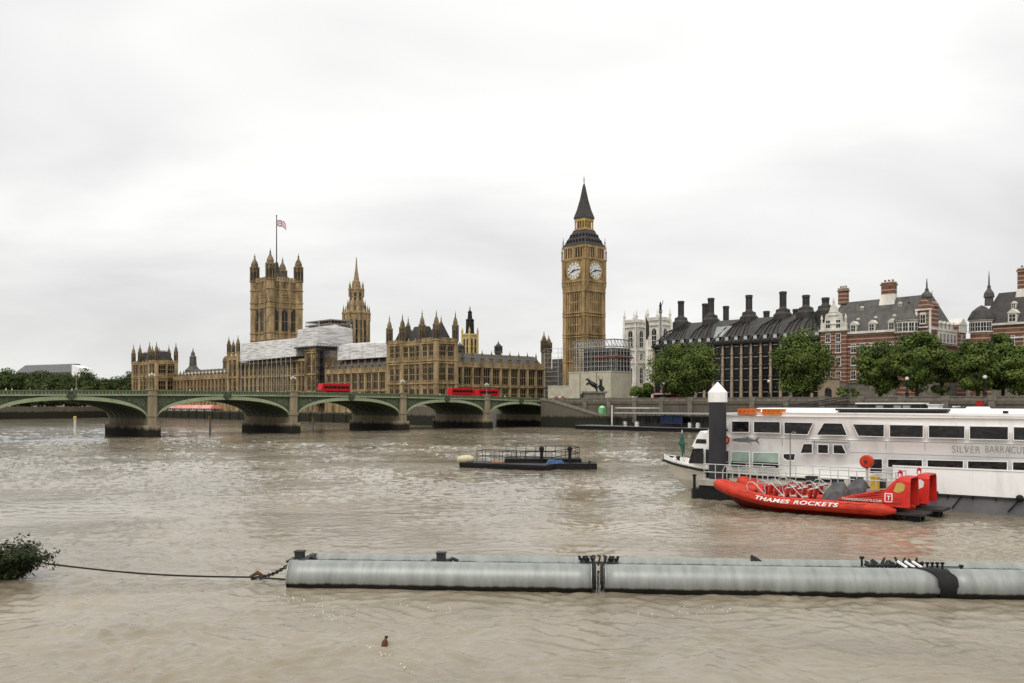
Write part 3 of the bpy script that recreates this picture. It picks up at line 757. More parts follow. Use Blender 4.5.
m.box(21, 33, 177, 199, 30, 50.5); m.build('frame', mat('scaffold boards', (0.24,0.20,0.16), .8, .4, .8), sc3)
m = MB(); m.box(19.6,34,175.8,200,51.6,52.2); m.build('cover', GREY, sc3)

# ---- north range, facing the bridge
nr = brthing('palace_range', 'shorter palace range between the tall pavilion and the clock tower', 'building')
w = MB(); w.box(-7.8, 45, 46, 58, 0, 24.3)
gothic(nr, w, -7.6, 46, 0, 52, 0, 24.3, 10, [(10.0,14.4),(16.2,22.4)], [15.3, 23.2], pin=6.6, pinm=STONE_DK, bw=1.1, arch=False)
w.build('wall', STONE, nr)
b = MB(); b.loft([[(-7.6,46.6,24.3),(45,46.6,24.3),(45,57.8,24.3),(-7.6,57.8,24.3)], [(-7,51.6,28.9),(44,51.6,28.9),(44,52.6,28.9),(-7,52.6,28.9)]]); b.build('roof', SLATE, nr)
for x in (2.5, 24): turret(nr, x, 53, 27, 30, 35 if x > 10 else 33.5, 1.5, SLATE, 'ventilation_turret')
for x, zt in ((44.6, 40), (47.6, 38.5)): turret(nr, x, 46, 0, 31, zt, 1.3, STONE_DK, band=(15.3, 23.2))
# cream lantern turret with a dark cap behind it
X0, Y0 = -18.6, 398.0
ct = thing('cap_turret', 'cream stone turret with black pointed cap behind the palace pavilion', 'tower', (X0, Y0, 0), TH)
b = MB(); b.box(-2.4,2.4,-2.4,2.4,8,39.0)
for x in (-2.4, 2.4):
    for y in (-2.4, 2.4): b.lathe(x, y, [(.45,8),(.45,40),(.55,40.2),(.1,42)], 6)
b.box(-2.7,2.7,-2.7,2.7,38.4,39.1); b.build('wall', CREAM, ct)
for rz, (x, y) in ((0,(-1,-2.44)),(0,(1,-2.44)),(RIV,(-2.44,-1)),(RIV,(-2.44,1))):
    link('window', gwin(.9, 6.5, 0, 1, CREAM), ct, (x, y, 30.5), rz)
b = MB(); b.lathe(0,0,[(2.5,39),(2.0,39.6),(1.85,45),(2.1,45.3),(1.1,46),(.9,48.5),(1.15,48.7),(.3,49.6),(.25,50.4),(.05,51.5)], 8); b.build('cap', IRON, ct)

# ------------------------------------------------------------------ flag tower
VX, VY = 46.3, 286.0
vt = brthing('flag_tower', 'tall square stone tower with four pinnacled corner turrets carrying a flagpole', 'tower', VX, VY)
S = 20.0
w = MB(); w.box(0, S, 0, S, 0, 86)
zb = [48.6, 53.0, 69.0, 72.5, 76.0, 80.5]
for (ox, oy, rz) in ((0,S,RIV),(0,0,0)):
    gothic(vt, w, ox, oy, rz, S, 8, 86, 3, [(54.2,68.2)], zb, pin=0, bd=.5, bw=1.8, muls=1, battl=False)
    T = TR(ox, oy, rz); w.T = T
    for i in range(15): w.box(2.4+i*1.06, 2.9+i*1.06, -.55, .02, 73.2, 75.4); w.box(2.4+i*1.06, 2.9+i*1.06, -.55, .02, 77, 80)
    for i in range(9): w.box(2.2+i*1.8, 3.3+i*1.8, -.6, .3, 86, 88.4)
    w.box(1,S-1,-.7,.1,85.4,86.3)
    w.T = Matrix.Identity(4)
w.build('wall', STONE, vt)
for (ox, oy, rz) in ((0,S,RIV),(0,0,0)):
    for i in range(5):
        p = TR(ox,oy,rz) @ Vector((3.6+i*3.2, -.05, 81.3)); link('panel_window', gwin(1.3, 3.4, 1, 0), vt, p, rz)
for x, y, zt in ((0,0,106),(S,0,105),(0,S,105),(S,S,105)):
    turret(vt, x, y, 0, 86.5, zt, 2.7, STONE, band=(48.6,53,69,72.5,80.5))
rf = MB(); rf.frus(S/2,S/2,86,S/2-2,S/2-2,92,3.5,3.5); rf.frus(S/2,S/2,92,1.6,1.6,99,.7,.7); rf.build('roof', SLATE_DK, vt)
fp = brthing('flagpole', 'thin dark flagpole on top of the square flag tower', 'flagpole', VX+S/2, VY+S/2, 92)
b = MB(); b.lathe(0,0,[(.42,0),(.36,15),(.26,36.5),(.42,36.8),(.42,37.3),(.1,37.6)], 8); b.build('pole', GREYDK, fp)
fl = brthing('flag', 'red, white and blue union flag flying from the tower flagpole', 'flag', VX+S/2, VY+S/2, 122.6)
FB = mat('flag blue', (0.03,0.05,0.20), .8); FR = mat('flag red', (0.55,0.03,0.05), .8); FW = mat('flag white', (0.8,0.78,0.78), .8)
m = MB(); NX, NZ, LF, HF = 30, 18, 6.6, 4.2
def ff(u, v):
    x = u*LF*.93; y = .5*math.sin(u*7)*u; z = v*HF - u*u*2.6 - u*.6 - .25*math.sin(u*6+1)
    return (.45 + x*.66 , -x*.75+y, z)
vs = [ff(i/NX, j/NZ) for j in range(NZ+1) for i in range(NX+1)]
for j in range(NZ):
    for i in range(NX):
        u, v = (i+.5)/NX*2-1, (j+.5)/NZ*2-1
        d = min(abs(u-v), abs(u+v))
        c = 1 if (abs(u) < .10 or abs(v) < .16) else 2 if (abs(u) < .18 or abs(v) < .30) else 1 if d < .10 else 2 if d < .26 else 0
        k = j*(NX+1)+i
        m.f.append((k,k+1,k+NX+2,k+NX+1)); m.m.append(c)
m.v = vs
fo = m.build('cloth', [FB, FR, FW], fl); sm = fo.modifiers.new('thick', 'SOLIDIFY'); sm.thickness = .04

# ------------------------------------------------------------------ octagonal central spire
cx, cy = at(356.4, 505).x, 505
sp = thing('octagonal_spire', 'slender octagonal stone spire behind the white sheeted box', 'tower', (cx, cy, 0), TH)
for i in range(8):
    q = i*math.pi/4; link('pinnacle', pinnacle_mesh(8, .55, STONE_DK, 'spire mid'), sp, (5.0*math.cos(q), 5.0*math.sin(q), 58.6))
b = MB(); b.lathe(0,0,[(6.9,15),(6.9,58),(7.3,58.4),(7.3,59.4),(5.6,59.8),(4.9,61.5),(4.2,62.3),(3.6,71.4),(3.9,71.8),(3.8,72.6),(2.5,73),(2.0,76),(2.2,76.3),(1.6,77.5),(.75,83),(.15,90.5)], 8)
b.build('wall', STONE, sp)
p1 = pinnacle_mesh(9, .75, STONE, 'spire low'); p2 = pinnacle_mesh(9, .55, STONE, 'spire high')
for i in range(8):
    q = math.pi/8 + i*math.pi/4
    link('pinnacle', p1, sp, (7.3*math.cos(q), 7.3*math.sin(q), 54.5)); link('pinnacle', p2, sp, (3.9*math.cos(q), 3.9*math.sin(q), 68))
    b = MB(); b.lathe(7.0*math.cos(q), 7.0*math.sin(q), [(.8,15),(.8,55)], 6); b.build('buttress', STONE, sp)
    for rad, z0, h, ww in ((6.42, 40, 15, 1.0), (3.62, 63.5, 7, 1.1)):
        q2 = i*math.pi/4
        for off in ((-1.3, 1.3) if rad > 5 else (0,)):
            link('window', gwin(ww, h, 0, 2), sp, (rad*math.cos(q2)-off*math.sin(q2), rad*math.sin(q2)+off*math.cos(q2), z0), q2+math.pi/2)

# ------------------------------------------------------------------ clock tower
BX, BY = 44.3, 21.9
bb = brthing('clock_tower', 'great clock tower of ochre stone with white dials and iron spire', 'clock tower', BX, BY)
S = 11.7
w = MB(); w.box(0, S, 0, S, 0, 56.5)
faces = ((0,S,RIV),(0,0,0))
for (ox, oy, rz) in faces:
    w.T = TR(ox, oy, rz)
    w.box(-.55, 1.5, -.55, .02, 0, 56); w.box(S-1.5, S+.55, -.55, .02, 0, 56)
    for i in range(7):
        a = 2.1 + i*(S-4.2)/6; w.box(a-.24, a+.24, -.4, .02, 0, 55.2)
    for z in (26, 36.3, 37.4, 45.2, 46.4, 55.4): w.box(-.7, S+.7, -.72, .02, z-.22, z+.22)
    for i in range(6):
        for z0, z1 in ((26.8,35.6),(38.2,44.5),(47,54.6)):
            a = 2.1 + (i+.5)*(S-4.2)/6
            w.box(a-.45, a+.45, -.22, .02, z0+(z1-z0)*.48, z0+(z1-z0)*.56)
w.T = Matrix.Identity(4); w.build('shaft', CLOCKSTONE, bb)
for (ox, oy, rz) in faces:
    for z0, z1 in ((26.8,35.3),(38.2,44.4),(47,54.4)):
        for i in range(6):
            if i in (0, 5): continue
            p = TR(ox,oy,rz) @ Vector((2.1+(i+.5)*(S-4.2)/6, -.03, z0)); link('window', gwin(.5, z1-z0, 0, 1, CLOCKSTONE), bb, p, rz)
K = .42                                     # clock stage overhang
cs = MB(); cs.frus(S/2,S/2,55.6,S/2+.5,S/2+.5,57.6,S/2+K+.35,S/2+K+.35); cs.box(-K,S+K,-K,S+K,57.6,69.0)
cs.box(-K-.5,S+K+.5,-K-.5,S+K+.5,59.2,59.7); cs.box(-K-.6,S+K+.6,-K-.6,S+K+.6,68.6,69.2)
for (ox, oy, rz) in faces:
    cs.T = TR(ox, oy, rz)
    cs.box(-K-.4,1.3,-K-.4,-K+.02,57.6,69); cs.box(S-1.3,S+K+.4,-K-.4,-K+.02,57.6,69)
    cs.box(1.35,S-1.35,-K-.3,-K+.02,59.75,60.3); cs.box(1.35,S-1.35,-K-.3,-K+.02,68.0,68.55)
    for i in range(9): cs.box(1.6+i*1.1,2.1+i*1.1,-K-.35,-K+.02,57.8,59.1)
    for i in range(24):
        q = 2*math.pi*i/24
        if abs(math.cos(q)) > .6 and abs(math.sin(q)) > .6: cs.ball((S/2+4.85*math.cos(q), -K, 64.15+4.1*math.sin(q)), .45, 6, 4)
cs.T = Matrix.Identity(4); cs.build('clock_stage', CLOCKSTONE, bb)
DIAL = mat('opal glass dial', (0.70,0.69,0.65), .4, .06, .6); DFRAME = mat('gilded dial surround', (0.42,0.27,0.07), .5, .4, .8); HAND = mat('dial ironwork', (0.018,0.02,0.03), .5)
for (ox, oy, rz) in faces:
    p = TR(ox, oy, rz) @ Vector((S/2, -K-.03, 64.15))
    def disc(r, y0, y1): return [(r*math.sin(2*math.pi*i/48), r*math.cos(2*math.pi*i/48)) for i in range(48)]
    b = MB(); b.plate(disc(3.75,0,0), -.10, .05); dial = b.build('dial', DIAL, bb, False, p, rz)
    b = MB()
    for r0, r1, y in ((3.72,4.15,-.34),(2.30,2.42,-.13),(3.46,3.56,-.13)):
        n = 48; vs = []; fs = []
        for i in range(n):
            q = 2*math.pi*i/n
            vs += [(r0*math.sin(q),y,r0*math.cos(q)),(r1*math.sin(q),y,r1*math.cos(q)),(r1*math.sin(q),0,r1*math.cos(q)),(r0*math.sin(q),0,r0*math.cos(q))]
        for i in range(n):
            a, c = i*4, ((i+1)%n)*4
            fs += [(a,a+1,c+1,c),(a+1,a+2,c+2,c+1),(a+3,a,c,c+3)]
        b.add(vs, fs, 0 if r0 > 3.7 else 1)
    b.build('dial_frame', [DFRAME, HAND], dial)
    nu = MB()
    ROM = ['XII','I','II','III','IV','V','VI','VII','VIII','IX','X','XI']
    for h, s in enumerate(ROM):
        wds = {'I':.22,'V':.42,'X':.46}; tot = sum(wds[c] for c in s); x = -tot/2
        M0 = Matrix.Rotation(math.pi*2*h/12, 4, 'Y')
        for c in s:
            ww = wds[c]; cx_ = x+ww/2; x += ww
            lines = {'I':[((0,1),(0,-1))],'V':[((-.15,1),(0,-1)),((.15,1),(0,-1))],'X':[((-.16,1),(.16,-1)),((.16,1),(-.16,-1))]}[c]
            for (xa,za),(xb,zb_) in lines:
                a, b2_ = Vector((cx_+xa,0,2.95+za*.42)), Vector((cx_+xb,0,2.95+zb_*.42)); d = Vector(((b2_-a).z,0,-(b2_-a).x)).normalized()*.05
                q = [a+d,a-d,b2_-d,b2_+d]
                nu.add([tuple(M0 @ (v+Vector((0,-.15,0)))) for v in q]+[tuple(M0 @ (v+Vector((0,-.09,0)))) for v in q], [(0,1,2,3),(0,1,5,4),(1,2,6,5),(2,3,7,6),(3,0,4,7)])
    for i in range(12):
        M0 = Matrix.Rotation(math.pi*2*(i+.5)/12, 4, 'Y')
        nu.add([tuple(M0 @ Vector(v)) for v in ((-.035,-.14,.5),(.035,-.14,.5),(.035,-.14,2.3),(-.035,-.14,2.3))], [(0,1,2,3)])
    nu.build('numerals', HAND, dial)
    for nm, ang, ln, wd in (('hour_hand', 247, 2.3, .34), ('minute_hand', 84, 3.5, .20)):
        hm = MB(Matrix.Rotation(R(ang), 4, 'Y'))
        hm.plate([(-wd,-.9 if nm[0]=='m' else -.5),(wd,-.9 if nm[0]=='m' else -.5),(wd*.8,ln*.6),(0,ln),(-wd*.8,ln*.6)], -.26 if nm[0]=='m' else -.21, -.22 if nm[0]=='m' else -.17)
        hm.build(nm, HAND, dial)
be = MB(); be.box(-.3,S+.3,-.3,S+.3,69.2,74.4)       # belfry arcade
for (ox, oy, rz) in faces:
    be.T = TR(ox, oy, rz)
    for i in range(8): be.box(.9+i*(S-1.8)/7-.28, .9+i*(S-1.8)/7+.28, -.75, -.25, 69.2, 73.6)
    be.box(-.4,S+.4,-.8,-.25,73.6,74.5)
    be.box(S/2-1.0,S/2+1.0,-.9,-.25,69.2,74.2)
be.T = Matrix.Identity(4); be.build('belfry', CLOCKSTONE, bb)
for (ox, oy, rz) in faces:
    for i in range(7):
        p = TR(ox,oy,rz) @ Vector((.9+(i+.5)*(S-1.8)/7, -.32, 69.5)); link('belfry_opening', gwin(.8, 3.9, 0, 0, CLOCKSTONE), bb, p, rz)
for x in (-K-.3, S+K+.3):
    for y in (-K-.3, S+K+.3): link('pinnacle', pinnacle_mesh(6.5, .36, CLOCKSTONE, 'clock'), bb, (x,y,69.2))
r = MB(); c = S/2
r.loft([[(c+sx*h,c+sy*h,z) for sx,sy in ((-1,-1),(1,-1),(1,1),(-1,1))] for h, z in ((6.15,74.4),(6.15,75.0),(4.8,78.0),(3.35,81.2),(3.35,81.6))]); r.build('lower_roof', SLATE_DK, bb)
lu = MB()
for (ox, oy, rz) in faces:
    for k, (z, hf, n) in enumerate(((76.2,5.6,6),(78.6,4.5,5))):
        T = TR(c,c,rz); lu.T = T
        for i in range(n):
            x = (i-(n-1)/2)*1.75; lu.plate([(x-.33,z),(x+.33,z),(x+.33,z+.75),(x,z+1.25),(x-.33,z+.75)], -hf-.25, -hf+1.2)
lu.T = Matrix.Identity(4); lu.build('lucarne', IRON, bb)
la = MB(); la.box(c-2.2,c+2.2,c-2.2,c+2.2,81.6,86.7,1)
for q in range(5):
    for (sx, sy) in ((1,0),(0,1)):
        d = (q-2)*1.25
        for e in (-2.65, 2.65): la.cbox(c+(d if sx else e), c+(e if sx else d), 81.6, .42, .42, 5.2, 0)
la.box(c-2.9,c+2.9,c-2.9,c+2.9,85.4,86.6,0); la.box(c-2.95,c+2.95,c-2.95,c+2.95,81.6,82.4,0); la.build('lantern', [GILT, GLASS], bb)
r = MB(); r.loft([[(c+sx*h,c+sy*h,z) for sx,sy in ((-1,-1),(1,-1),(1,1),(-1,1))] for h, z in ((3.15,86.6),(3.15,87.1),(2.2,90.4),(1.25,95.0),(.42,100.6),(.25,101))]); r.build('spire', SLATE_DK, bb)
fi = MB(); fi.lathe(c,c,[(.3,100.6),(.5,101.2),(.2,101.6),(.12,102.6),(.35,102.9),(.12,103.2),(.06,105)], 8); fi.box(c-.5,c+.5,c-.05,c+.05,103.6,103.8); fi.build('finial', SLATE_DK, bb)
for x in (-.4, S+.4):
    for y in (-.4, S+.4): link('pinnacle', pinnacle_mesh(4.5, .22, SLATE, 'roof'), bb, (x,y,74.4))

# hoarding and scaffold round its foot
ho = brthing('hoarding', 'tall cream site hoarding behind the bronze chariot statue', 'hoarding', 34, 0)
b = MB(); b.box(0,13,-.3,21.8,8.5,21.0); b.box(-.12,13.1,-.42,21.9,20.7,21.15); b.build('panel', HOARD, ho)
b = MB()
for y in (6.8, 15.5): b.box(-.14,-.02,y,y+.16,9,20.6)
b.build('joint', GREYDK, ho)
h2 = brthing('hoarding', 'low cream site hoarding at the bridge end beside the larger one', 'hoarding', 34.5, 22)
b = MB(); b.box(0,6,.1,12,8.5,15.6); b.box(-.1,6,0,12,15.3,15.75); b.build('panel', HOARD, h2)
sf = brthing('scaffolding', 'pale tube scaffold with red band wrapped round the clock tower foot', 'scaffolding', 35.5, -.6)
b = MB(); LX, LY = 12, 21.5
for x in range(0, 13, 2):
    for y in (0, 1.2, LY): b.tube([(x,y,21),(x,y,33.6)], .09, 5)
for i in range(12):
    for x in (0, 1.2): b.tube([(x,i*LY/11,21),(x,i*LY/11,33.6)], .09, 5)
for z in (23,25,27,29,31,33.4):
    for y in (0,): b.tube([(0,y,z),(LX,y,z)], .07, 4)
    b.tube([(0,0,z),(0,LY,z)], .07, 4)
b.build('standard', STEEL, sf)
b = MB()
for i in range(12):
    y = i*LY/11
    if i < 11: b.tube([(-.1,y,30.8),(-.1,y+LY/11,33.6)], .14, 4)
for i in range(6): b.tube([(i*2,-.1,33.6),(i*2+2,-.1,30.8)], .14, 4)
b.tube([(-.1,0,33.6),(-.1,LY,33.6)], .16, 4); b.tube([(-.1,0,30.8),(-.1,LY,30.8)], .16, 4); b.tube([(0,-.1,33.6),(LX,-.1,33.6)], .16, 4); b.tube([(0,-.1,30.8),(LX,-.1,30.8)], .16, 4)
b.build('truss', GREY, sf)
b = MB(); b.box(1.5,LX,1.4,17,21,30.4); b.build('netting', mat('debris netting', (0.055,0.05,0.047), .9, .4, .8), sf)
b = MB()
for z in (23.4,25.4,27.4,29.4): b.box(-.05,1.5,0,LY,z,z+.12); b.box(0,LX,-.05,1.4,z,z+.12)
b.build('board', mat('scaffold plank', (0.22,0.18,0.12), .8), sf)
b = MB(); b.box(-.2,-.1,0,9,26.3,26.95); b.box(0,LX,-.22,-.12,26.3,26.95); b.build('banner', mat('dull red', (0.22,.03,.025), .8, .4, .5), sf)
s4 = brthing('scaffold_tower', 'thin scaffold with dark sheeting right of the palace range end', 'scaffolding', 44, 37)
b = MB()
for x in (0,2,4):
    for y in (0,8): b.tube([(x,y,9),(x,y,32)], .1, 5)
for z in range(10,33,2): b.tube([(0,0,z),(4,0,z)], .07, 4); b.tube([(0,0,z),(0,8,z)], .07, 4)
b.build('standard', STEEL, s4)
b = MB(); b.box(.4,3.8,-7.5,7.6,9,23); b.box(1.5,3.8,-7,5,23,27.5); b.build('netting', mat('grey scaffold net', (0.10,0.09,0.08), .9, .5, .6), s4)
# ------------------------------------------------------------------ white abbey towers
def abbey(label, px_, Y):
    p = at(px_, Y); t = thing('abbey_tower', label, 'tower', (p.x, p.y, 0), TH)
    S = 10.4; w = MB(); w.box(0,S,0,S,5,64.5)
    for (ox, oy, rz) in ((0,S,RIV),(0,0,0)):
        w.T = TR(ox,oy,rz)
        for a in (0, S): w.box(a-.9,a+.9,-.9,.02,5,63)
        for z in (36,44.5,60.5,63.8): w.box(-.9,S+.9,-1.05,.02,z-.35,z+.35)
        for i in range(9): w.box(.6+i*1.1,1.2+i*1.1,-.7,0,64.5,65.6)
        for a in (2.2, S-2.2): w.box(a-.35,a+.35,-.5,.02,5,60)
        w.T = Matrix.Identity(4)
    w.build('wall', PALE, t)
    for (ox, oy, rz) in ((0,S,RIV),(0,0,0)):
        for z, h, ww in ((46.8,11.5,3.6),(38.2,4.2,2.2),(22,11,3.0)):
            link('window', gwin(ww,h,1,2,PALE), t, TR(ox,oy,rz) @ Vector((S/2,-.04,z)), rz)
    for x in (0,S):
        for y in (0,S): link('pinnacle', pinnacle_mesh(9.0,.85,PALE,'abbey'), t, (x,y,63.6))
    return t
abbey('white gothic twin tower nearer the great clock tower', 636.5, 612)
abbey('white gothic twin tower beside the dark roofed office block', 660.5, 594)
p = at(640, 640); nv = thing('abbey_nave', 'pale abbey nave and porch between and below the white twin towers', 'building', (p.x,p.y,0), TH)
b = MB(); b.box(-14,26,-20,18,5,40); b.build('wall', PALE, nv)
b = MB(); b.loft([[(-14,-20,40),(26,-20,40),(26,18,40),(-14,18,40)],[(-13,-2,47),(25,-2,47),(25,1,47),(-13,1,47)]]); b.build('roof', SLATE, nv)
for i in range(5): link('window', gwin(3,9,1,1,PALE), nv, (-10+i*8,-20.05,26), 0)
for px_, Y, z0, z1, lab in ((660.5, 470, 9, 57, 'pale tall column topped by a small dark statue before the white towers'), ):
    p = at(px_, Y); t = thing('memorial_column', lab, 'column', (p.x,p.y,z0))
    b = MB(); b.lathe(0,0,[(1.3,0),(1.2,3),(.62,4),(.55,z1-z0-1.5),(.95,z1-z0-1),(.95,z1-z0)], 10); b.build('shaft', GREY, t)
    b = MB(); z = z1-z0; b.loft([[(r*math.cos(i),r*.8*math.sin(i)+.1,z+h) for i in [k*math.pi/4 for k in range(8)]] for r,h in ((.8,0),(.6,1.2),(.75,2.6),(.4,3.3),(.42,3.9),(.15,4.4))])
    b.tube([(.5,0,z+2.6),(1.1,0,z+3.6),(1.3,0,z+5.2)], .16, 5); b.build('statue', IRON, t)
p = at(645.5, 430); t = thing('flagpole', 'pole with dark limp flag hanging between the white twin towers', 'flagpole', (p.x,p.y,9))
b = MB(); b.lathe(0,0,[(.22,0),(.15,41),(.3,41.2),(.05,41.6)],6); b.build('pole', OFFW, t)
b = MB(); b.loft([[(.2,.1,40.5),(.3,-.1,40.5),(.4,.1,40.5)],[(.1,.6,37),(1.6,-.3,37.4),(1.4,.3,36.8)],[(0,.8,32),(1.3,-.5,31.5),(2.0,.5,32.5)],[(.3,.4,30),(.8,-.2,29.6),(1,.2,30)]]); b.build('flag', GREYDK, t)

# ------------------------------------------------------------------ dark office block with tall chimneys
OX, OS, ON = 40.0, -16.5, -84.8
ph = brthing('office_block', 'black bronze office block with ribbed roof and tall ventilation chimneys', 'building')
L = OS-ON; NB = 18; bay = L/NB
w = MB(); w.box(OX+.6, OX+58, ON, OS, 5, 30.0)
w.T = TR(OX+.6, OS, RIV)
for i in range(NB+1): w.box(i*bay-.75, i*bay+.75, -.35, .02, 9, 30)
for z in (13.9, 17.9, 21.9, 25.9): w.box(0, L, -.28, .02, z-.45, z+.35)
w.box(-.5, L+.5, -1.5, .02, 29.4, 30.25)
w.T = TR(OX+.6, ON, 0)
w.T = Matrix.Identity(4); w.build('wall', BRONZE, ph)
pm_ = MB(); pm_.loft([[(-.48,-1.0,9),(.48,-1.0,9),(.48,-.36,9),(-.48,-.36,9)], [(-.34,-.62,29.3),(.34,-.62,29.3),(.34,-.36,29.3),(-.34,-.36,29.3)]])
for z in (13.9,17.9,21.9,25.9): pm_.box(-.55,.55,-.98,-.37,z-.15,z+.15)
pme = pm_.mesh('pier', SAND)
wm_ = MB(); wm_.box(-1.05,1.05,-.12,.02,0,2.9,0); wm_.box(-.06,.06,-.2,-.1,0,2.9,1); wm_.box(-1.05,1.05,-.2,-.1,1.75,1.85,1); wm_.box(-.9,.9,-.75,-.12,2.15,2.27,2)
wme = wm_.mesh('window', [GLASS, BRONZE, STEEL])  # pale shelf strip puts the glint at each floor into the colour
dm_ = MB(); dm_.box(-.8,.8,-.2,1.6,0,1.5,0); dm_.box(-.66,.66,-.24,-.19,.1,1.35,2); dm_.box(-.95,.95,-.45,1.6,1.5,1.65,1)
SKYGL = mat('sloping roof glass', (0.25,0.27,0.28), .08, .2, 1)
dme = dm_.mesh('dormer', [BRONZE, GREY, STEEL])  # pale front panel is a sky glint painted onto the dormer window
TF = TR(OX+.6, OS, RIV)
for i in range(NB+1): link('pier', pme, ph, TF @ Vector((i*bay,0,0)), RIV)
for i in range(NB):
    for z in (10.2,14.4,18.4,22.4,26.3): link('window', wme, ph, TF @ Vector(((i+.5)*bay,-.02,z)), RIV)
    link('dormer', dme, ph, TF @ Vector(((i+.5)*bay,-.75,30.7)), RIV)
RZ = 39.2
r = MB(); r.loft([[(OX-.6,OS+1,30.2),(OX+58,OS+1,30.2),(OX+58,ON-1,30.2),(OX-.6,ON-1,30.2)], [(OX+4.5,OS-5,35.6),(OX+52,OS-5,35.6),(OX+52,ON+5,35.6),(OX+4.5,ON+5,35.6)], [(OX+11,OS-9,RZ),(OX+46,OS-9,RZ),(OX+46,ON+9,RZ),(OX+11,ON+9,RZ)]])
roof = r.build('roof', ROOFBR, ph)
chim = [681, 711, 749, 783, 806, 825.5]
cby = [by_at(p_, OX+11) for p_ in chim]
ribs = MB()
for i in range(NB+1):
    y0 = OS - i*bay
    tgt = min(cby, key=lambda c: abs(c-y0)); ye = tgt + max(-1.6, min(1.6, (y0-tgt)*.25)); ye = max(ON+9, min(OS-9, ye))
    for f in (0, .5):
        ys = y0 - f*bay
        if ys < ON: continue
        pts = [(OX-.5, ys, 30.45), (OX+4.45, ys*.62+ye*.38, 35.75), (OX+11, ye, RZ+.15)]
        ribs.tube(pts, .30 if f == 0 else .14, 5)
for i in range(7):
    x0 = OX+1+i*6; ribs.tube([(x0, ON-1, 30.45), (OX+4.5+i*6.2, ON+5, 35.75), (OX+11+i*4.6, ON+9, RZ+.15)], .2, 5)
ribs.build('roof_rib', IRON, roof)
def chimney(x, y, zt, zb=RZ, r_=1.1, flare=True):
    b = MB()
    prof = ([(3.3,zb-2.6),(3.3,zb+.5),(2.9,zb+.7),(2.5,zb+1.3),(2.4,zb+2.2),(1.5,zb+2.5),(r_*1.1,zb+3.0)] if flare else [(r_*1.1,zb-2)])
    prof += [(r_,zb+3.2),(r_,zt-1.0),(r_*1.2,zt-.9),(r_*1.22,zt-.1),(r_*.9,zt)]
    b.lathe(x, y, prof, 14)
    for q in range(10):
        a = 2*math.pi*q/10; b.cbox(x+r_*1.02*math.cos(a), y+r_*1.02*math.sin(a), zb+3.2, .14, .14, zt-zb-4.2)
    b.build('chimney', SLATE_DK, ph, False)
def zpx(y, Y): return CAM_Z + (HORIZON-y)*Y/F
for p_, yt in zip(chim, (301,298,295,291.5,295,297.5)):
    y = by_at(p_, OX+11); Y = W(OX+11, y).y; chimney(OX+11, y, zpx(yt, Y))
for p_, yt, fl in ((705,303.5,True),(726,306,False),(766.5,311,False),(796,309,True)):
    y = by_at(p_, OX+40); Y = W(OX+40, y).y; chimney(OX+40, y, zpx(yt, Y), flare=fl)
b = MB(); y0, y1 = by_at(716, OX+4), by_at(730.5, OX+4)
b.loft([[(OX+1.0,y0-1,32.0),(OX+1.0,y1+2.2,32.0),(OX+1.3,y1+2.2,31.9),(OX+1.3,y0-1,31.9)], [(OX+4.9,y0,36.3),(OX+4.9,y1,36.3),(OX+5.2,y1,36.2),(OX+5.2,y0,36.2)]])
sk = b.build('skylight', SKYGL, roof)
b = MB()
for q in range(7):
    f = q/6; b.tube([(OX+.95,(y0-1)*(1-f)+(y1+2.2)*f,32.1),(OX+4.85,y0*(1-f)+y1*f,36.4)], .09, 4)
b.build('glazing_bar', STEEL, sk)

# ------------------------------------------------------------------ red and white striped brick blocks
bw_ = MB(); bw_.box(-.85,.85,-.10,.02,-.15,2.65,1); bw_.box(-.66,.66,-.14,-.09,0,2.45,0); bw_.box(-.05,.05,-.19,-.13,0,2.45,1); bw_.box(-.66,.66,-.19,-.13,1.15,1.25,1); bw_.box(-1.0,1.0,-.3,.02,-.35,-.12,2)
BWIN = bw_.mesh('window', [GLASS, OFFW, PALE])
def brick_dormer(par, p, rz, s=1.0):
    b = MB(); b.box(-1.0*s,1.0*s,-.3,3.0*s,0,2.3*s,0); b.box(-.66*s,.66*s,-.36,-.28,.3*s,2.0*s,1); b.box(-.05,.05,-.4,-.33,.3*s,2.0*s,0); b.box(-.66*s,.66*s,-.4,-.33,1.1*s,1.2*s,0)
    b.plate([(-1.25*s,2.3*s),(1.25*s,2.3*s),(.7*s,2.9*s),(0,3.5*s),(-.7*s,2.9*s)], -.45, 3.0*s, 0); return b.build('dormer', [PALE, GLASS], par, False, p, rz)
def brick_chimney(par, x, y, z0, z1, sx=2.4, sy=4.0, foot=True):
    b = MB(); b.cbox(x,y,z0,sx,sy,z1-z0,0); b.cbox(x,y,z1-.9,sx+.5,sy+.5,.5,0); b.cbox(x,y,z1-.02,sx+.2,sy+.2,.3,1)
    for q in (-1,0,1): b.lathe(x,y+q*sy*.3,[(.35,z1+.28),(.3,z1+1.0)],8,0)
    if foot: b.frus(x,y,z0-3,sx*.5+.8,sy*.5+.5,z0+.9,sx*.5+.12,sy*.5+.12,2)
    return b.build('chimney', [BRICK, PALE, PALE], par)
def cupola(par, x, y, z0, z1, r=1.1):
    h = z1-z0; b = MB(); b.lathe(x,y,[(r,z0),(r*.95,z0+h*.22),(r*1.25,z0+h*.24),(r*1.1,z0+h*.36),(r*.55,z0+h*.46),(r*.4,z0+h*.5),(r*.42,z0+h*.56),(r*.2,z0+h*.6),(r*.16,z0+h*.8),(.05,z1)],8); return b.build('cupola', SLATE, par)
nb_ = brthing('brick_block', 'red brick block with white stone stripes left of a gap, whole in view', 'building')
AX = 38.0; yL, yR = -86.0, -120.0
w = MB(); w.box(AX, AX+20, yR, yL, 14.8, 30.4)
yG = by_at(846.5, AX-1)
w.box(AX-1.2, AX+12, yG, yL+.4, 14.8, 31.6)
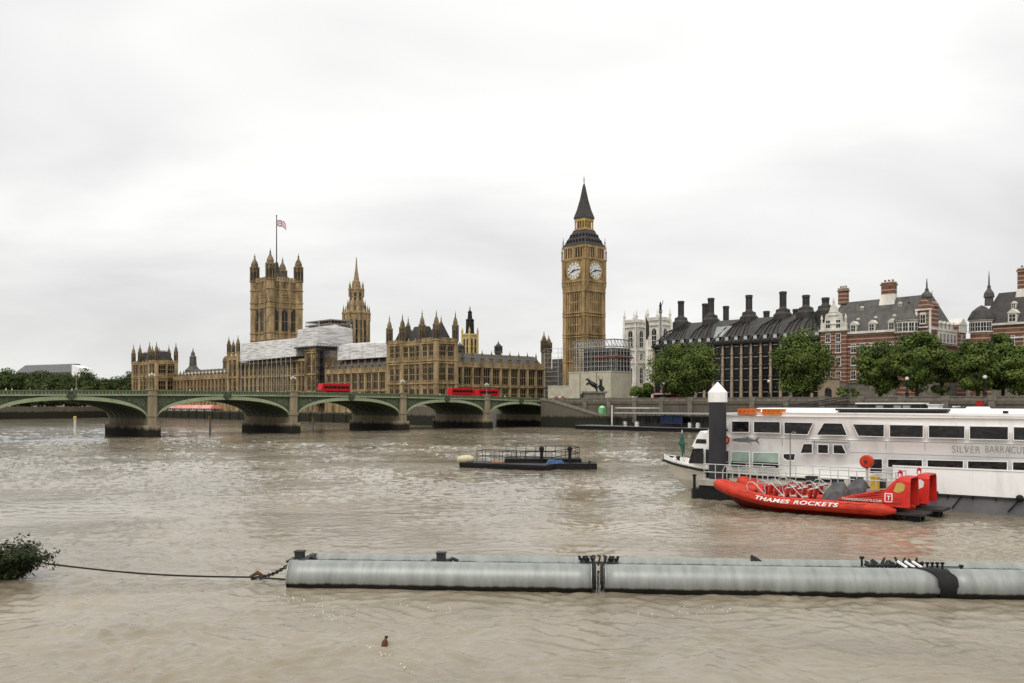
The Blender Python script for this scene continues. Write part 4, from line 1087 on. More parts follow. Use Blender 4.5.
w.build('wall', BRICK, nb_)
b = MB(); b.box(AX-.25, AX+20, yR-.2, yL, 5, 14.79); b.box(AX-1.5, AX+12, yG-.2, yL+.6, 5, 14.79); b.box(AX-.5,AX,yR,yG-.1,14.8,15.3); b.build('granite_base', GRANITE, nb_)
b = MB(); b.box(AX-.6, AX+20.3, yR-.4, yG-.05, 30.4, 31.1); b.box(AX-.35, AX+20.1, yR-.2, yG-.05, 26.2, 26.6); b.box(AX-1.7, AX+12, yG-.3, yL+.8, 31.6, 32.2); b.build('cornice', PALE, nb_)
r = MB(); r.loft([[(AX-.3,yL+.3,31.1),(AX+20,yL+.3,31.1),(AX+20,yR+.5,31.1),(AX-.3,yR+.5,31.1)], [(AX+9,yL-2,41.6),(AX+11,yL-2,41.6),(AX+11,yR+4,42.0),(AX+9,yR+4,42.0)]]); r.build('roof', SLATE, nb_)
# river gable at its left end
gw = yL+.4-yG
b = MB(TR(AX-1.2, yL+.4, RIV)); c = gw/2
b.plate([(0,32.2),(gw,32.2),(gw,34),(gw*.84,34.6),(gw*.80,37),(gw*.66,37.6),(gw*.62,39.2),(c,40.6),(gw*.38,39.2),(gw*.34,37.6),(gw*.2,37),(gw*.16,34.6),(0,34)], 0, .9)
b.box(c-1.7,c+1.7,-.3,-.01,36.6,37.0); b.box(c-2.4,c+2.4,-.3,-.01,33.8,34.2); go = b.build('gable', PALE, nb_)
b = MB(TR(AX-1.2, yL+.4, RIV)); b.plate([(c-1.5,37.6),(c+1.5,37.6),(c,40.2)], -.2, -.02); 
for x in (.3, gw-.3): b.lathe(x, .3, [(.3,34),(.3,35.4),(.45,35.6),(.05,37)], 6)
b.lathe(c, .3, [(.3,40.5),(.35,41.2),(.05,42.4)], 6); b.build('gable_trim', PALE, go)
for z in (16.2,20.6,24.8,28.2,32.6):
    for i in range(2): link('window', BWIN, nb_, TR(AX-1.2,yL+.4,RIV) @ Vector((gw*(.3+.4*i),-.02,z)), RIV)
for z in (16.2,20.6,24.6):
    for i in range(8): link('window', BWIN, nb_, TR(AX,yG-.6,RIV) @ Vector((1.2+i*2.95,-.02,z)), RIV)
for p_ in (853.5, 872, 891.5): brick_dormer(nb_, (AX+.1, by_at(p_, AX), 31.0), RIV, 1.0)
for p_, x, z in ((858.5,AX+3.5,34.0),(876,AX+3.5,34.2),(894.5,AX+3.5,34.4),(862,AX+6.5,38.0),(900,AX+6.5,38.4)): brick_dormer(nb_, (x, by_at(p_, x), z), RIV, .5)
for p_, yt, sx in ((843.5,287,2.0),(889,281,2.4)):
    y = by_at(p_, AX+9); Y = W(AX+9,y).y; brick_chimney(nb_, AX+9, y, 41.0 if sx < 2.2 else 42.0, zpx(yt,Y)-.6, sx, 2.8 if sx < 2.2 else 4.0, sx > 2.2)
y = by_at(909, AX+1)
b = MB(); b.lathe(AX+1,y,[(3.6,5),(3.6,29.6)],16,0); b.build('bay_tower', BRICK, nb_)
b = MB(); b.lathe(AX+1,y,[(3.75,29.6),(3.75,33.2),(4.2,33.4),(4.2,33.7)],16); bt = b.build('bay_top', PALE, nb_)
b = MB(); b.lathe(AX+1,y,[(4.4,33.7),(3.0,35.4),(1.6,37.0),(.3,38.8),(.5,39.0),(.05,40.2)],16); b.build('cone_roof', SLATE, nb_)
for q in range(7):
    a = math.pi*(.62+q*.14); link('window', BWIN, nb_, (AX+1+3.75*math.cos(a), y+3.75*math.sin(a), 30.2), a+math.pi/2)
yc = by_at(925.5, AX+1)
b = MB(TR(AX-.6, yc+2.2, RIV)); b.plate([(0,26),(4.4,26),(4.4,36.5),(3.8,36.8),(3.6,38.4),(2.2,40),(.8,38.4),(.6,36.8),(0,36.5)], 0, 5.0, 0); b.box(.9,3.5,-.3,0,31,31.4,1); b.box(-.2,4.6,-.35,.0,36.2,36.7,1); b.box(-.1,.5,-.2,0,28,36.2,1); b.box(3.9,4.5,-.2,0,28,36.2,1); b.box(1.4,3.0,-.25,0,32,35.6,1); cg = b.build('corner_gable', [BRICK, PALE], nb_)
link('window', BWIN, nb_, TR(AX-.6,yc+2.2,RIV) @ Vector((2.2,-.3,32.4)), RIV)
Y = W(AX+1,yc).y; cupola(nb_, AX+2, yc, 38.5, zpx(277.5, Y), 1.3)
brick_chimney(nb_, AX+5, yR+1.5, 31, 38.5, 2.0, 2.4, False)
# north side: stone upper storey and end pavilion
NL = 25
w = MB(); w.box(AX+20, AX+NL, yR+.2, yR+14, 14.8, 30.4); w.box(AX+NL-5.5, AX+NL+1, yR-.6, yR+12, 5, 33.0); w.build('wing_wall', BRICK, nb_)
b = MB(TR(AX+5, yR, 0)); b.box(-1,15,-.3,-.01,26.6,30.3)
b.box(14.8,21,-.9,-.62,30.6,33.6); b.plate([(14.4,33),(21.4,33),(18,35.2)],-1.0,4.0); b.build('stone_storey', PALE, nb_)
for i in range(5): link('window', BWIN, nb_, (AX+6+i*2.8, yR-.32, 27.1), 0)
for i in range(5):
    for z in (16.4,20.6): link('window', BWIN, nb_, (AX+4.5+i*3.4, yR-.02, z), 0)
for z in (22,27.5): link('window', BWIN, nb_, (AX+22.5, yR-.62, z), 0)
for i in range(4): brick_dormer(nb_, (AX+7.5+i*3.2, yR+.3, 31.1), 0, .7)
b = MB(); b.lathe(AX+16, yR+6, [(.8,34),(.8,38),(1,38.2),(.3,40),(.05,44)], 8); b.build('finial', SLATE, nb_)

sb = brthing('brick_block', 'red brick block with steep dark roof and round corner turret at the right edge', 'building')
CX = 44.0; ya, yb = by_at(981, CX), by_at(981, CX)-46
w = MB(); w.box(CX, CX+22, yb, ya, 14.8, 31.0); w.build('wall', BRICK, sb)
b = MB(); b.box(CX-.3, CX+22, yb, ya+.3, 5, 14.79); b.build('granite_base', GRANITE, sb)
b = MB(); b.box(CX-.6, CX+22.3, yb, ya+.4, 31.0, 31.6); b.box(CX-.35, CX, yb, ya, 27, 27.4); b.build('cornice', PALE, sb)
r = MB(); r.loft([[(CX-.3,ya+.3,31.6),(CX+22,ya+.3,31.6),(CX+22,yb,31.6),(CX-.3,yb,31.6)], [(CX+9,ya-2,41.3),(CX+13,ya-2,41.3),(CX+13,yb+4,41.8),(CX+9,yb+4,41.8)]]); r.build('roof', SLATE_DK, sb)
b = MB(); b.lathe(CX+.5,ya,[(3.0,5),(3.0,29.0)],16); b.build('corner_turret', BRICK, sb)
b = MB(); b.lathe(CX+.5,ya,[(3.1,29.0),(3.1,32.4),(3.5,32.6),(3.5,32.9)],16); b.build('turret_top', PALE, sb)
b = MB(); b.lathe(CX+.5,ya,[(3.8,32.9),(3.6,33.6),(2.6,35.4),(1.2,36.6),(.1,37.2)],16); b.build('cone_roof', SLATE_DK, sb)
for q in range(6):
    a = math.pi*(.7+q*.15); link('window', BWIN, sb, (CX+.5+3.1*math.cos(a), ya+3.1*math.sin(a), 29.5), a+math.pi/2)
y = by_at(989, CX+6); Y = W(CX+6,y).y; cupola(sb, CX+6, y, 37.5, zpx(271,Y), 1.2)
for i in range(9):
    for z in (16.4,20.8,25.2): link('window', BWIN, sb, TR(CX,ya-4.2,RIV) @ Vector((i*4.0,-.02,z)), RIV)
for k, p_ in enumerate((1012.5, 1050)): brick_dormer(sb, (CX+.1, by_at(p_, CX), 31.6), RIV, 1.15)
for p_ in (1014, 1040): brick_dormer(sb, (CX+4, by_at(p_, CX+4), 36.0), RIV, .6)
y = by_at(1027, CX+9); Y = W(CX+9,y).y; brick_chimney(sb, CX+9, y, 41.0, zpx(268.5,Y), 2.4, 4.4)
b = brthing('office_building', 'plain pale distant building seen in the gap between brick blocks', 'building', 70, by_at(971, 70))
m = MB(); m.box(0,14,-9,9,5,28.5); m.build('wall', PALE, b); m = MB(); m.box(-.3,14,-9.3,9.3,28.5,29.3); m.build('roof', SLATE, b)
for i in range(4):
    for z in (19, 23.5): link('window', BWIN, b, TR(0,9,RIV) @ Vector((2.5+i*4,-.02,z)), RIV)

# far left roofed building
p = at(48, 720); t = thing('long_building', 'long grey roofed building rising behind the far left trees', 'building', (p.x, p.y, 6), R(-8))
m = MB(); m.box(-27,27,0,20,0,27); m.build('wall', GREY, t)
m = MB(); m.loft([[(-28,-1,27),(21,-1,27),(21,21,27),(-28,21,27)], [(-25,7,33.2),(19,7,34.2),(19,13,34.2),(-25,13,33.2)]]); m.build('roof', mat('grey sheet roof', (0.13,0.13,0.13), .7, .15, .4), t)
m = MB(); m.loft([[(21.2,-1,24),(33,-1,24),(33,12,24),(21.2,12,24)], [(21.2,-1,33),(31,-1,30),(31,12,30),(21.2,12,33)]]); m.build('end_wing', WHITE, t)
for i in range(9): link('window', BWIN, t, (-24+i*5.6,-.02,22), 0)

# ------------------------------------------------------------------ trees
def crown_mesh(name, rx, ry, rz, n_cl, per, size, m, seed, flat=.75):
    rnd = random.Random(seed); vs = []; fs = []
    cl = []
    while len(cl) < n_cl:
        a, b, c = rnd.uniform(-1,1), rnd.uniform(-1,1), rnd.uniform(-.95,1)
        d = a*a+b*b+c*c
        if d > 1 or d < .16: continue
        wz = 1.0 if c > -.3 else .82
        cl.append((a*rx*wz*.82, b*ry*wz*.82, c*rz*.84, rnd.uniform(.20,.36)))
    for (x, y, z, r) in cl:
        R0 = r*min(rx, ry, rz*1.1)
        for _ in range(per):
            d = Vector((rnd.gauss(0,1), rnd.gauss(0,1), rnd.gauss(0,1))).normalized()
            q = R0*rnd.uniform(.55,1.08)
            p = Vector((x,y,z)) + Vector((d.x*q*1.15, d.y*q*1.15, d.z*q*flat))
            nrm = (d + Vector((rnd.uniform(-.7,.7), rnd.uniform(-.7,.7), rnd.uniform(-.2,.9)))).normalized()
            u = nrm.orthogonal().normalized(); v = nrm.cross(u)
            th = rnd.uniform(0, 6.28); u2 = u*math.cos(th)+v*math.sin(th); v2 = nrm.cross(u2)
            s = size*rnd.uniform(.6,1.3); b = len(vs)
            vs += [tuple(p-u2*s), tuple(p-v2*s*.55), tuple(p+u2*s), tuple(p+v2*s*.55)]; fs.append((b,b+1,b+2,b+3))
    me = bpy.data.meshes.new(name); me.from_pydata(vs, [], fs); me.materials.append(m); me.update(); return me
def trunk_mesh(h, r, hc, spread, seed, m=None):
    rnd = random.Random(seed); b = MB()
    b.tube([(0,0,-.3),(.05*h*.2,0,h*.5),(0,.1,h)], [r*1.25,r,r*.8], 8)
    for i in range(6):
        a = i*1.05 + rnd.uniform(-.3,.3); e = spread*rnd.uniform(.5,.85)
        b.tube([(0,.05,h*.9),(math.cos(a)*e*.4,math.sin(a)*e*.4,h+hc*.28),(math.cos(a)*e,math.sin(a)*e,h+hc*rnd.uniform(.5,.8))], [r*.55,r*.36,r*.1], 6)
    b.tube([(0,.1,h*.95),(.2,0,h+hc*.5),(0,.2,h+hc*.85)], [r*.7,r*.4,r*.1], 6)
    return b.mesh('trunk', m or BARK)
def tree(label, loc, rx, ry, ztop, zbot, seed, n_cl=78, per=210, size=.40, m=LEAF1, group=None, cat='tree', name='plane_tree', tr=.42):
    t = thing(name, label, cat, loc, random.uniform(0,6), group)
    zbot = zbot-.8; rz = (ztop-zbot)/2; zc = (ztop+zbot)/2-loc[2]
    link('crown', crown_mesh('crown', rx, ry, rz, n_cl, per, size, m, seed), t, (0,0,zc))
    link('trunk', trunk_mesh(zbot-loc[2]+rz*.35, tr, rz*1.5, rx*.8, seed), t)
    return t
GT = 'plane trees along the embankment'
def etree(px_, bx, wpx, ytop, ybot, label, seed, **k):
    by = by_at(px_, bx); P = W(bx, by, 9.0); Y = P.y
    if wpx > 30: ytop -= 3; wpx *= 1.05
    return tree(label, P, wpx/2*1.06*Y/F, wpx/2*1.06*Y/F, zpx(ytop,Y), zpx(ybot,Y), seed, group=k.pop('group', GT), **k)
etree(684, 9, 68, 343, 398, 'broad plane tree in front of the left half of the dark office block', 1, n_cl=105)
etree(800.5, 9, 57, 332, 398, 'tall plane tree hiding the right end of the dark office block', 2, n_cl=105)
etree(880, 10, 46, 339, 394, 'plane tree in front of the striped brick block\'s left dormers', 3)
etree(917, 7, 48, 331, 392, 'plane tree in front of the round bay tower, tallest of its clump', 4)
etree(942, 12, 34, 344, 392, 'narrow plane tree below the brick block\'s right corner', 5, n_cl=34)
etree(978, 7, 46, 338, 391, 'plane tree spreading across the gap between the brick blocks', 6)
etree(1003, 13, 38, 333, 392, 'plane tree below the far right block\'s corner turret', 7)
etree(1026, 7, 42, 345, 393, 'plane tree cut by the right edge of the picture', 8)
etree(643, 8, 25, 379, 400, 'low bushy tree at the foot of the white twin towers', 9, n_cl=26, tr=.2, name='small_tree', group=None)
etree(843.5, 6, 13, 380, 402, 'small round tree before the stone arched doorway, left of a pair', 10, n_cl=14, per=120, size=.3, tr=.13, name='small_tree', group=None)
etree(856, 6, 12, 385, 402, 'small round tree before the brick block, right of a pair', 12, n_cl=14, per=120, size=.3, tr=.13, name='small_tree', group=None)
# doorway the small trees stand before
dw = brthing('stone_gateway', 'pale stone arched doorway between office block and brick block', 'gateway', 30, by_at(829, 30))
b = MB(TR(0,0,RIV)); b.plate([(-3.4,9),(-1.2,9),(-1.2,12.2),(-.8,13.2),(0,13.6),(.8,13.2),(1.2,12.2),(1.2,9),(3.4,9),(3.4,16.2),(-3.4,16.2)], -.6, .6); b.box(-3.7,3.7,-.9,.9,16.2,16.8); b.build('wall', SAND, dw)
b = MB(TR(0,0,RIV)); b.box(-1.18,1.18,-.1,.1,9,13); b.build('door', GREYDK, dw)

# far bank trees
V4 = [crown_mesh('crown', 9.5, 9.5, 9.4, 60, 130, .55, LEAF2, 40+i) for i in range(4)]
TM = trunk_mesh(7, .5, 9, 6, 3)
rnd = random.Random(5)
lab_bits = ['tall','broad','rounded','ragged','low','leaning']
xs = []
for row, (Ya, k0, npx) in enumerate(((520, 0, 12), (585, 1, 10))):
    for i in range(npx):
        px_ = -8 + i*(150/npx) + rnd.uniform(-3,3) + (4 if row else 0)
        if px_ > 136: continue
        Y = Ya + rnd.uniform(-14,14) + (45 if px_ > 62 and row == 0 else 0) + (20 if px_ > 100 else 0)
        h = rnd.uniform(.86,1.12)*(1.06 if row else .92)
        xs.append((px_, Y, h, row))
for i, (px_, Y, h, row) in enumerate(sorted(xs)):
    P = at(px_, Y, 6.0)
    lab = f"{'nearer' if row == 0 else 'further'} dark tree on the far left bank, row place {i}"
    t = thing('bank_tree', 'dark green tree massed with others on the far left bank', 'tree', P, rnd.uniform(0,6), 'trees along the far left bank')
    t.scale = (h*1.1, h*1.1, h*1.27)
    link('crown', V4[i % 4], t, (0,0,8.6)); link('trunk', TM, t)
# ------------------------------------------------------------------ embankment furniture
P = W(5, by_at(594.5, 5), 9.0)
st = thing('chariot_statue', 'dark bronze chariot statue with two rearing horses on a stone plinth', 'statue', P, R(-8)); st.scale = (1.12, 1.12, 1.12)
b = MB(); b.box(-3.3,3.3,-1.8,1.8,0,2.7); b.box(-3.9,3.9,-2.2,2.2,2.7,3.3); b.box(-3.6,3.6,-2,2,0,.5); b.build('plinth', GRANITE, st)
BRZ = mat('statue bronze', (0.022,0.024,0.022), .5, .4, 2)
for y in (-.75, .75):
    b = MB()
    b.tube([(.6,y,4.9),(-.2,y,5.4),(-1.0,y,5.9),(-1.5,y,6.5)], [0.72,0.81,0.72,0.43], 8)
    b.tube([(-1.35,y,6.2),(-1.9,y,6.9),(-2.1,y,7.2)], [0.49,0.35,0.29], 7); b.tube([(-2.0,y,7.25),(-2.5,y,7.05),(-2.75,y,6.8)], [0.32,0.23,0.13], 6)
    b.tube([(-1.3,y-.2,5.7),(-2.1,y-.25,5.7),(-2.3,y-.25,5.1)], [0.32,0.17,0.12], 5); b.tube([(-1.3,y+.2,5.8),(-2.3,y+.25,6.0),(-2.7,y+.25,5.4)], [0.32,0.17,0.12], 5)
    b.tube([(.7,y-.22,4.9),(.3,y-.25,4.2),(.75,y-.25,3.8),(.55,y-.25,3.3)], [0.46,0.26,0.17,0.14], 5); b.tube([(.8,y+.22,4.9),(.5,y+.25,4.2),(.95,y+.25,3.8),(.8,y+.25,3.3)], [0.46,0.26,0.17,0.14], 5)
    b.tube([(1.05,y,5.0),(1.5,y,4.7),(1.6,y,4.1)], [0.20,0.23,0.07], 5); b.build('horse', BRZ, st, True)
b = MB(); b.plate([(1.4,3.9),(3.2,3.9),(3.2,4.2),(2.2,4.3),(1.6,5.4),(1.3,5.2)], -.9, .9); b.tube([(1.5,0,4.2),(-.9,0,5.5)], .08, 5); b.build('chariot', BRZ, st)
for y in (-1.05, 1.05):
    b = MB(TR(2.3,y,0,4.15) @ Matrix.Rotation(R(90),4,'X')); b.lathe(0,0,[(.85,-.08),(.85,.08)],14); b.build('wheel', BRZ, st)
b = MB(); b.loft([[(2.0+r*math.cos(k*math.pi/4),r*.8*math.sin(k*math.pi/4),z) for k in range(8)] for r,z in ((.7,4.2),(.42,5.4),(.5,6.3),(.15,6.55),(.22,6.8),(.2,7.1),(.05,7.25))])
b.tube([(2.0,-.3,6.3),(1.5,-.6,7.0),(1.3,-.7,8.0)], [0.20,0.14,0.09], 5); b.tube([(2.0,.3,6.3),(2.5,.5,6.8),(2.4,.6,7.6)], [0.20,0.14,0.09], 5); b.build('figure', BRZ, st, True)

P = W(3.5, by_at(583, 3.5), 9.0); t = thing('kiosk', 'dark green kiosk standing left of the chariot statue', 'kiosk', P, TH)
b = MB(); b.lathe(0,0,[(1.1,0),(1.1,2.2),(1.35,2.3),(1.0,2.9),(.2,3.3)],8); b.build('cabin', GREEN_DK, t); b = MB(); b.box(-.45,.45,-1.09,-1.03,.1,2.0); b.build('door', IRON, t)
# stone stairs down to the pier
sw = brthing('stair_wall', 'grey stone stair wall sloping down from the bridge end to the pier', 'wall')
b = MB(); y1, y2 = -1.2, by_at(598, -5)
b.loft([[(-6,y1,-2),(-.02,y1,-2),(-.02,y1,9.6),(-6,y1,9.6)], [(-6,y1-4,-2),(-.02,y1-4,-2),(-.02,y1-4,9.2),(-6,y1-4,9.2)], [(-6,y2,-2),(-.02,y2,-2),(-.02,y2,4.4),(-6,y2,4.4)]])
b.box(-6,-.02,y2-5,y2+.02,-2,4.2); b.build('wall', WALL_RIV, sw)
b = MB(); b.loft([[(-6.25,y1+.1,9.6),(-5.5,y1+.1,9.6),(-5.5,y1+.1,10.3),(-6.25,y1+.1,10.3)], [(-6.25,y1-4,9.2),(-5.5,y1-4,9.2),(-5.5,y1-4,9.9),(-6.25,y1-4,9.9)], [(-6.25,y2,4.4),(-5.5,y2,4.4),(-5.5,y2,5.1),(-6.25,y2,5.1)], [(-6.25,y2-5,4.2),(-5.5,y2-5,4.2),(-5.5,y2-5,4.9),(-6.25,y2-5,4.9)]]); b.build('coping', GRANITE, sw)
P = W(-3, by_at(601, -3)-.5, 4.2); t = thing('portable_toilet', 'bright green portable cabin at the foot of the stone stairs', 'cabin', P, TH)
LIME = mat('bright green plastic', (0.14,0.42,0.16), .5, .12, 1)
b = MB(); b.prism([(-1.0,-.8),(-.8,-1.0),(.8,-1.0),(1.0,-.8),(1.0,.8),(.8,1),(-.8,1),(-1,.8)],0,2.7); b.build('cabin', LIME, t)
b = MB(); b.lathe(0,0,[(1.1,2.7),(1.0,3.0),(.5,3.4),(.1,3.5)],8); b.build('roof', mat('pale green plastic', (0.35,0.6,0.38), .5), t); b = MB(); b.box(-1.05,-1.01,-.5,.5,.2,2.2); b.build('door', mat('pale door', (0.25,0.5,0.28), .5), t)
# coach and cars beneath the trees
c0 = thing('coach', 'red and white coach parked under the left plane tree', 'coach', W(16, by_at(668,16), 9.03), TH-math.pi/2)
b = MB(); b.plate([(-5.2,.35),(5.2,.35),(5.25,1.5),(5.0,3.1),(-5.2,3.15)], -1.2, 1.2); b.build('body', RED, c0)
for i in range(6):
    g = MB(); g.box(-4.9+i*1.55,-3.5+i*1.55,-1.24,-1.2,1.5,2.4); g.build('window', GLASS, c0)
g = MB(); g.box(-5,2,-1.23,-1.2,2.5,2.95); g.build('stripe', WHITE, c0)
for x in (-3.3,3.2):
    g = MB(TR(x,-1.15,0,.5) @ Matrix.Rotation(R(90),4,'X')); g.lathe(0,0,[(.5,-.12),(.5,.12)],12); g.build('wheel', RUBBER, c0)
car('car', 'white parked car on the embankment below the tall brick chimney', W(10, by_at(896,10), 9.03), TH-math.pi/2, WHITE)
# street lamps on the embankment wall
l0 = None
for px_, lab in ((907,'pale globed embankment lamp below the round bay tower'), (664,'pale globed embankment lamp before the left broad plane tree'), (769,'pale globed embankment lamp between the two office block trees'), (985,'pale globed embankment lamp before the far right trees')):
    P = W(.35, by_at(px_, .35), 10.3)
    if l0 is None:
        l0 = thing('embankment_lamp', lab, 'street lamp', P, TH, 'lamps along the embankment')
        b = MB(); b.lathe(0,0,[(.55,0),(.4,.5),(.5,.9),(.16,1.5),(.12,4.0),(.25,4.2)],8); b.build('post', IRON, l0)
        b = MB(); b.ball((0,0,4.65),.5,10,8); b.build('globe', OFFW, l0, True)
    else: dup(l0, P, TH, lab)
def banktree_people():
    for px_, c, lab in ((548,'black','person in black at the bridge end before the low cream hoarding'), (567,'grey','person in grey by the foot of the large cream hoarding'), (616,'black','person in black at the river wall right of the chariot statue'), (624,'blue','person in blue at the river wall before the cream hoarding')):
        tag(link('person', PM[c], None, W(2.2, by_at(px_,2.2), 9.0), TH+1.2), lab, 'person')
banktree_people()
bar = thing('road_barrier', 'red and white plastic barrier at the bridge end by the hoarding', 'barrier', W(3.5, by_at(558,3.5), 9.0), TH+R(-60))
b = MB()
for i in range(4): b.plate([(-2.4+i*1.2,0),(-1.25+i*1.2,0),(-1.35+i*1.2,2.0),(-2.3+i*1.2,2.0)], -.3, .3, i % 2)
b.build('barrier', [WHITE, RED], bar)

# terrace marquee upstream
mq = brthing('marquee', 'long red and white striped marquee on the terrace seen under the arch', 'marquee', -14.5, 0)
b = MB(); ya, yb_ = by_at(212,-14.5), by_at(164,-14.5)
b.loft([[(-1,ya,5.6),(6.5,ya,5.6),(6.5,yb_,5.6),(-1,yb_,5.6)],[(1.2,ya+.5,7.5),(4.2,ya+.5,7.5),(4.2,yb_-.5,7.5),(1.2,yb_-.5,7.5)]]); b.build('canopy', mat('marquee red', (0.50,0.13,0.10), .7, .3, .25, (.2,1,.2), col2=(0.62,0.42,0.38)), mq)
b = MB()
for i in range(20): b.box(-.95,-.8,ya+i*(yb_-ya)/20,ya+i*(yb_-ya)/20+.15,3.6,5.6)
b.box(-.9,-.86,ya,yb_,3.6,4.6); b.build('post', WHITE, mq)

# marker posts in the river beyond the bridge
for px_, lab in ((75,'yellow topped post in the water under the leftmost arch'), (210,'yellow topped post in the water under the second arch from the left'), (313,'pale post in the water under the third arch from the left')):
    P = at(px_, 262 if px_ < 300 else 285); t = thing('river_post', lab, 'post', (P.x,P.y,0), 0, 'posts in the water behind the bridge')
    b = MB(); b.lathe(0,0,[(.32,-1),(.32,3.6)],8); b.build('shaft', OFFW, t)
    b = MB(); b.lathe(0,0,[(.42,3.6),(.42,4.6),(.1,4.8)],8); b.build('cap', mat('post yellow', (.5,.38,.14), .7), t)

# ------------------------------------------------------------------ long pier pontoon and boats moored behind
pp = brthing('pier_pontoon', 'long black pier pontoon with flat roofs moored along the embankment', 'pontoon', -17, 0)
ya, yb_ = by_at(575,-17), by_at(575,-17)-100
b = MB(); b.box(0,8,yb_,ya,-.6,1.2); b.box(-.15,8.1,yb_,ya+.1,.85,1.1); b.build('hull', RUBBER, pp)
b = MB(); b.box(.05,7.9,yb_+.1,ya-.1,1.2,1.36); b.build('deck', GREY, pp)
yr = by_at(615,-16)
b = MB(); b.box(.3,7.6,yb_,yr,5.3,5.65); b.build('roof', mat('pontoon roof', (0.33,0.33,0.33), .6, .2, .5), pp)
b = MB()
for i in range(22):
    y = yr-.3-i*3.6
    for x in (.6,7.2): b.tube([(x,y,1.3),(x,y,5.3)], .09, 5)
b.build('post', GREYDK, pp)
b = MB(); b.box(3.4,7,yb_+4,yr-7,1.36,4.6); b.build('cabin', GREYDK, pp)
for i in range(9):
    b = MB(); b.box(3.34,3.42,yr-10-i*4.6-3.0,yr-10-i*4.6,2.2,4.0); b.build('window', GLASS, pp)
b = MB(); b.box(1.2,1.4,by_at(683,-15.6),by_at(661,-15.6),2.3,4.9); b.build('blue_panel', BLUE, pp)
b = MB()
for z in (1.9,2.5): b.tube([(.15,ya-.2,z),(.15,yb_+1,z)], .05, 4)
for i in range(50): b.tube([(.15,ya-.2-i*2,1.3),(.15,ya-.2-i*2,2.5)], .05, 4)
b.build('railing', GREYDK, pp)
b = MB(); y = by_at(612,-16); b.lathe(1,y,[(.28,1.3),(.2,7.6),(.3,7.7),(.05,7.9)],8); b.build('mast', OFFW, pp)
b = MB(); b.box(4,9.5,by_at(655,-10),by_at(621,-10),6.9,7.15); b.build('gangway_roof', OFFW, pp)
b = MB()
for px_ in (622,632,643,654): b.tube([(5,by_at(px_,-11),5.6),(5,by_at(px_,-11),6.9)], .1, 5)
b.build('roof_post', GREYDK, pp)
for px_, s in ((625,.8),(637,1.0),(690,.9),(698,.9)):
    b = MB(); y = by_at(px_,-16); b.cbox(1.0,y,1.36,.8,1.1*s,1.1,0); b.cbox(1.0,y,2.46,.9,.8*s,.35,0); b.build('white_crate', WHITE, pp)

mb = brthing('tour_boat', 'moored passenger boat with blue windows seen above the white boat\'s roof', 'boat', -18, 0)
ya, yb_ = by_at(836,-18), by_at(952,-18)
b = MB(); b.prism([(0,ya-2),(2.2,ya+2.5),(4.4,ya-2),(4.4,yb_),(0,yb_)],-.5,2.2); b.build('hull', GREYDK, mb)
c1, c2 = by_at(856,-18), by_at(921,-18)
b = MB(); b.box(.5,3.9,c2,c1,5.6,8.35); b.build('cabin', GREYDK, mb)
b = MB(); b.box(.2,4.2,c2-.3,c1+.3,8.35,8.65); b.build('roof', WHITE, mb)
for i in range(7):
    y = c1-.5-i*(c1-c2-.6)/7; g = MB(); g.box(.44,.5,y-(c1-c2)/7*.78,y,6.8,8.0); g.build('window', SKYGL if i in (2,4,5) else GLASS, mb)
b = MB(); b.box(0,4.4,yb_,ya-1,2.2,5.3); b.build('lower_cabin', GREY, mb)
b = MB(); b.box(-.3,4.6,yb_-.4,ya,5.3,5.62); b.build('upper_deck', GREY, mb)
w1, w2 = by_at(927,-18), by_at(937,-18); b = MB(); b.box(.6,3.6,w2,w1,5.62,8.1); b.box(.3,3.9,w2-.2,w1+.2,8.1,8.3); b.build('wheelhouse', WHITE, mb)
m2 = brthing('tour_boat', 'moored boat with low dark cabin seen right of the blue windowed boat', 'boat', -18, 0)
ya, yb_ = by_at(939,-18)-.5, by_at(1000,-18)
b = MB(); b.prism([(0,ya-3),(2.2,ya),(4.4,ya-3),(4.4,yb_),(0,yb_)],-.5,5.4); b.build('hull', GREYDK, m2)
b = MB(); b.box(.5,3.9,yb_+.5,ya-3.2,5.4,7.6); b.build('cabin', SLATE, m2); b = MB(); b.box(.2,4.2,by_at(952,-18),ya-2.8,7.6,7.9); b.build('roof', WHITE, m2)
for i in range(4): g = MB(); g.box(.44,.5,ya-3.9-i*2.2-1.6,ya-3.9-i*2.2,6.2,7.3); g.build('window', GLASS, m2)
P = W(-12, by_at(980,-12), 5.4); rb_ = thing('life_raft_box', 'small red box standing on the moored boat above the white roof', 'box', (P.x,P.y,7.1), TH)
b = MB(); b.cbox(0,0,0,1.1,1.3,1.9); b.cbox(0,0,1.9,1.3,1.5,.15); b.build('box', RED, rb_)
b = MB(); b.cbox(0,0,-.6,1.6,1.9,.58); b.build('base', GREYDK, rb_)

gw = brthing('gangway', 'dark sloping gangway from the embankment wall down to the pier pontoon', 'gangway', 0, 0)
ya, yb_ = by_at(848,-1), by_at(772,-10)
b = MB(); b.loft([[(-1.5,ya,9.0),(-.3,ya,9.0),(-.3,ya,9.3),(-1.5,ya,9.3)],[(-10.5,yb_,5.7),(-9.3,yb_,5.7),(-9.3,yb_,6.0),(-10.5,yb_,6.0)]]); b.build('walkway', GREYDK, gw)
b = MB()
for dx in (0, 1.2):
    A_, B2 = Vector((-1.5+dx,ya,9.3)), Vector((-10.5+dx,yb_,6.0))
    for h_ in (.6, 1.15): b.tube([A_+Vector((0,0,h_)), B2+Vector((0,0,h_))], .06, 4)
    for i in range(13): p_ = A_.lerp(B2, i/12); b.tube([p_, p_+Vector((0,0,1.15))], .05, 4)
b.build('railing', GREYDK, gw)
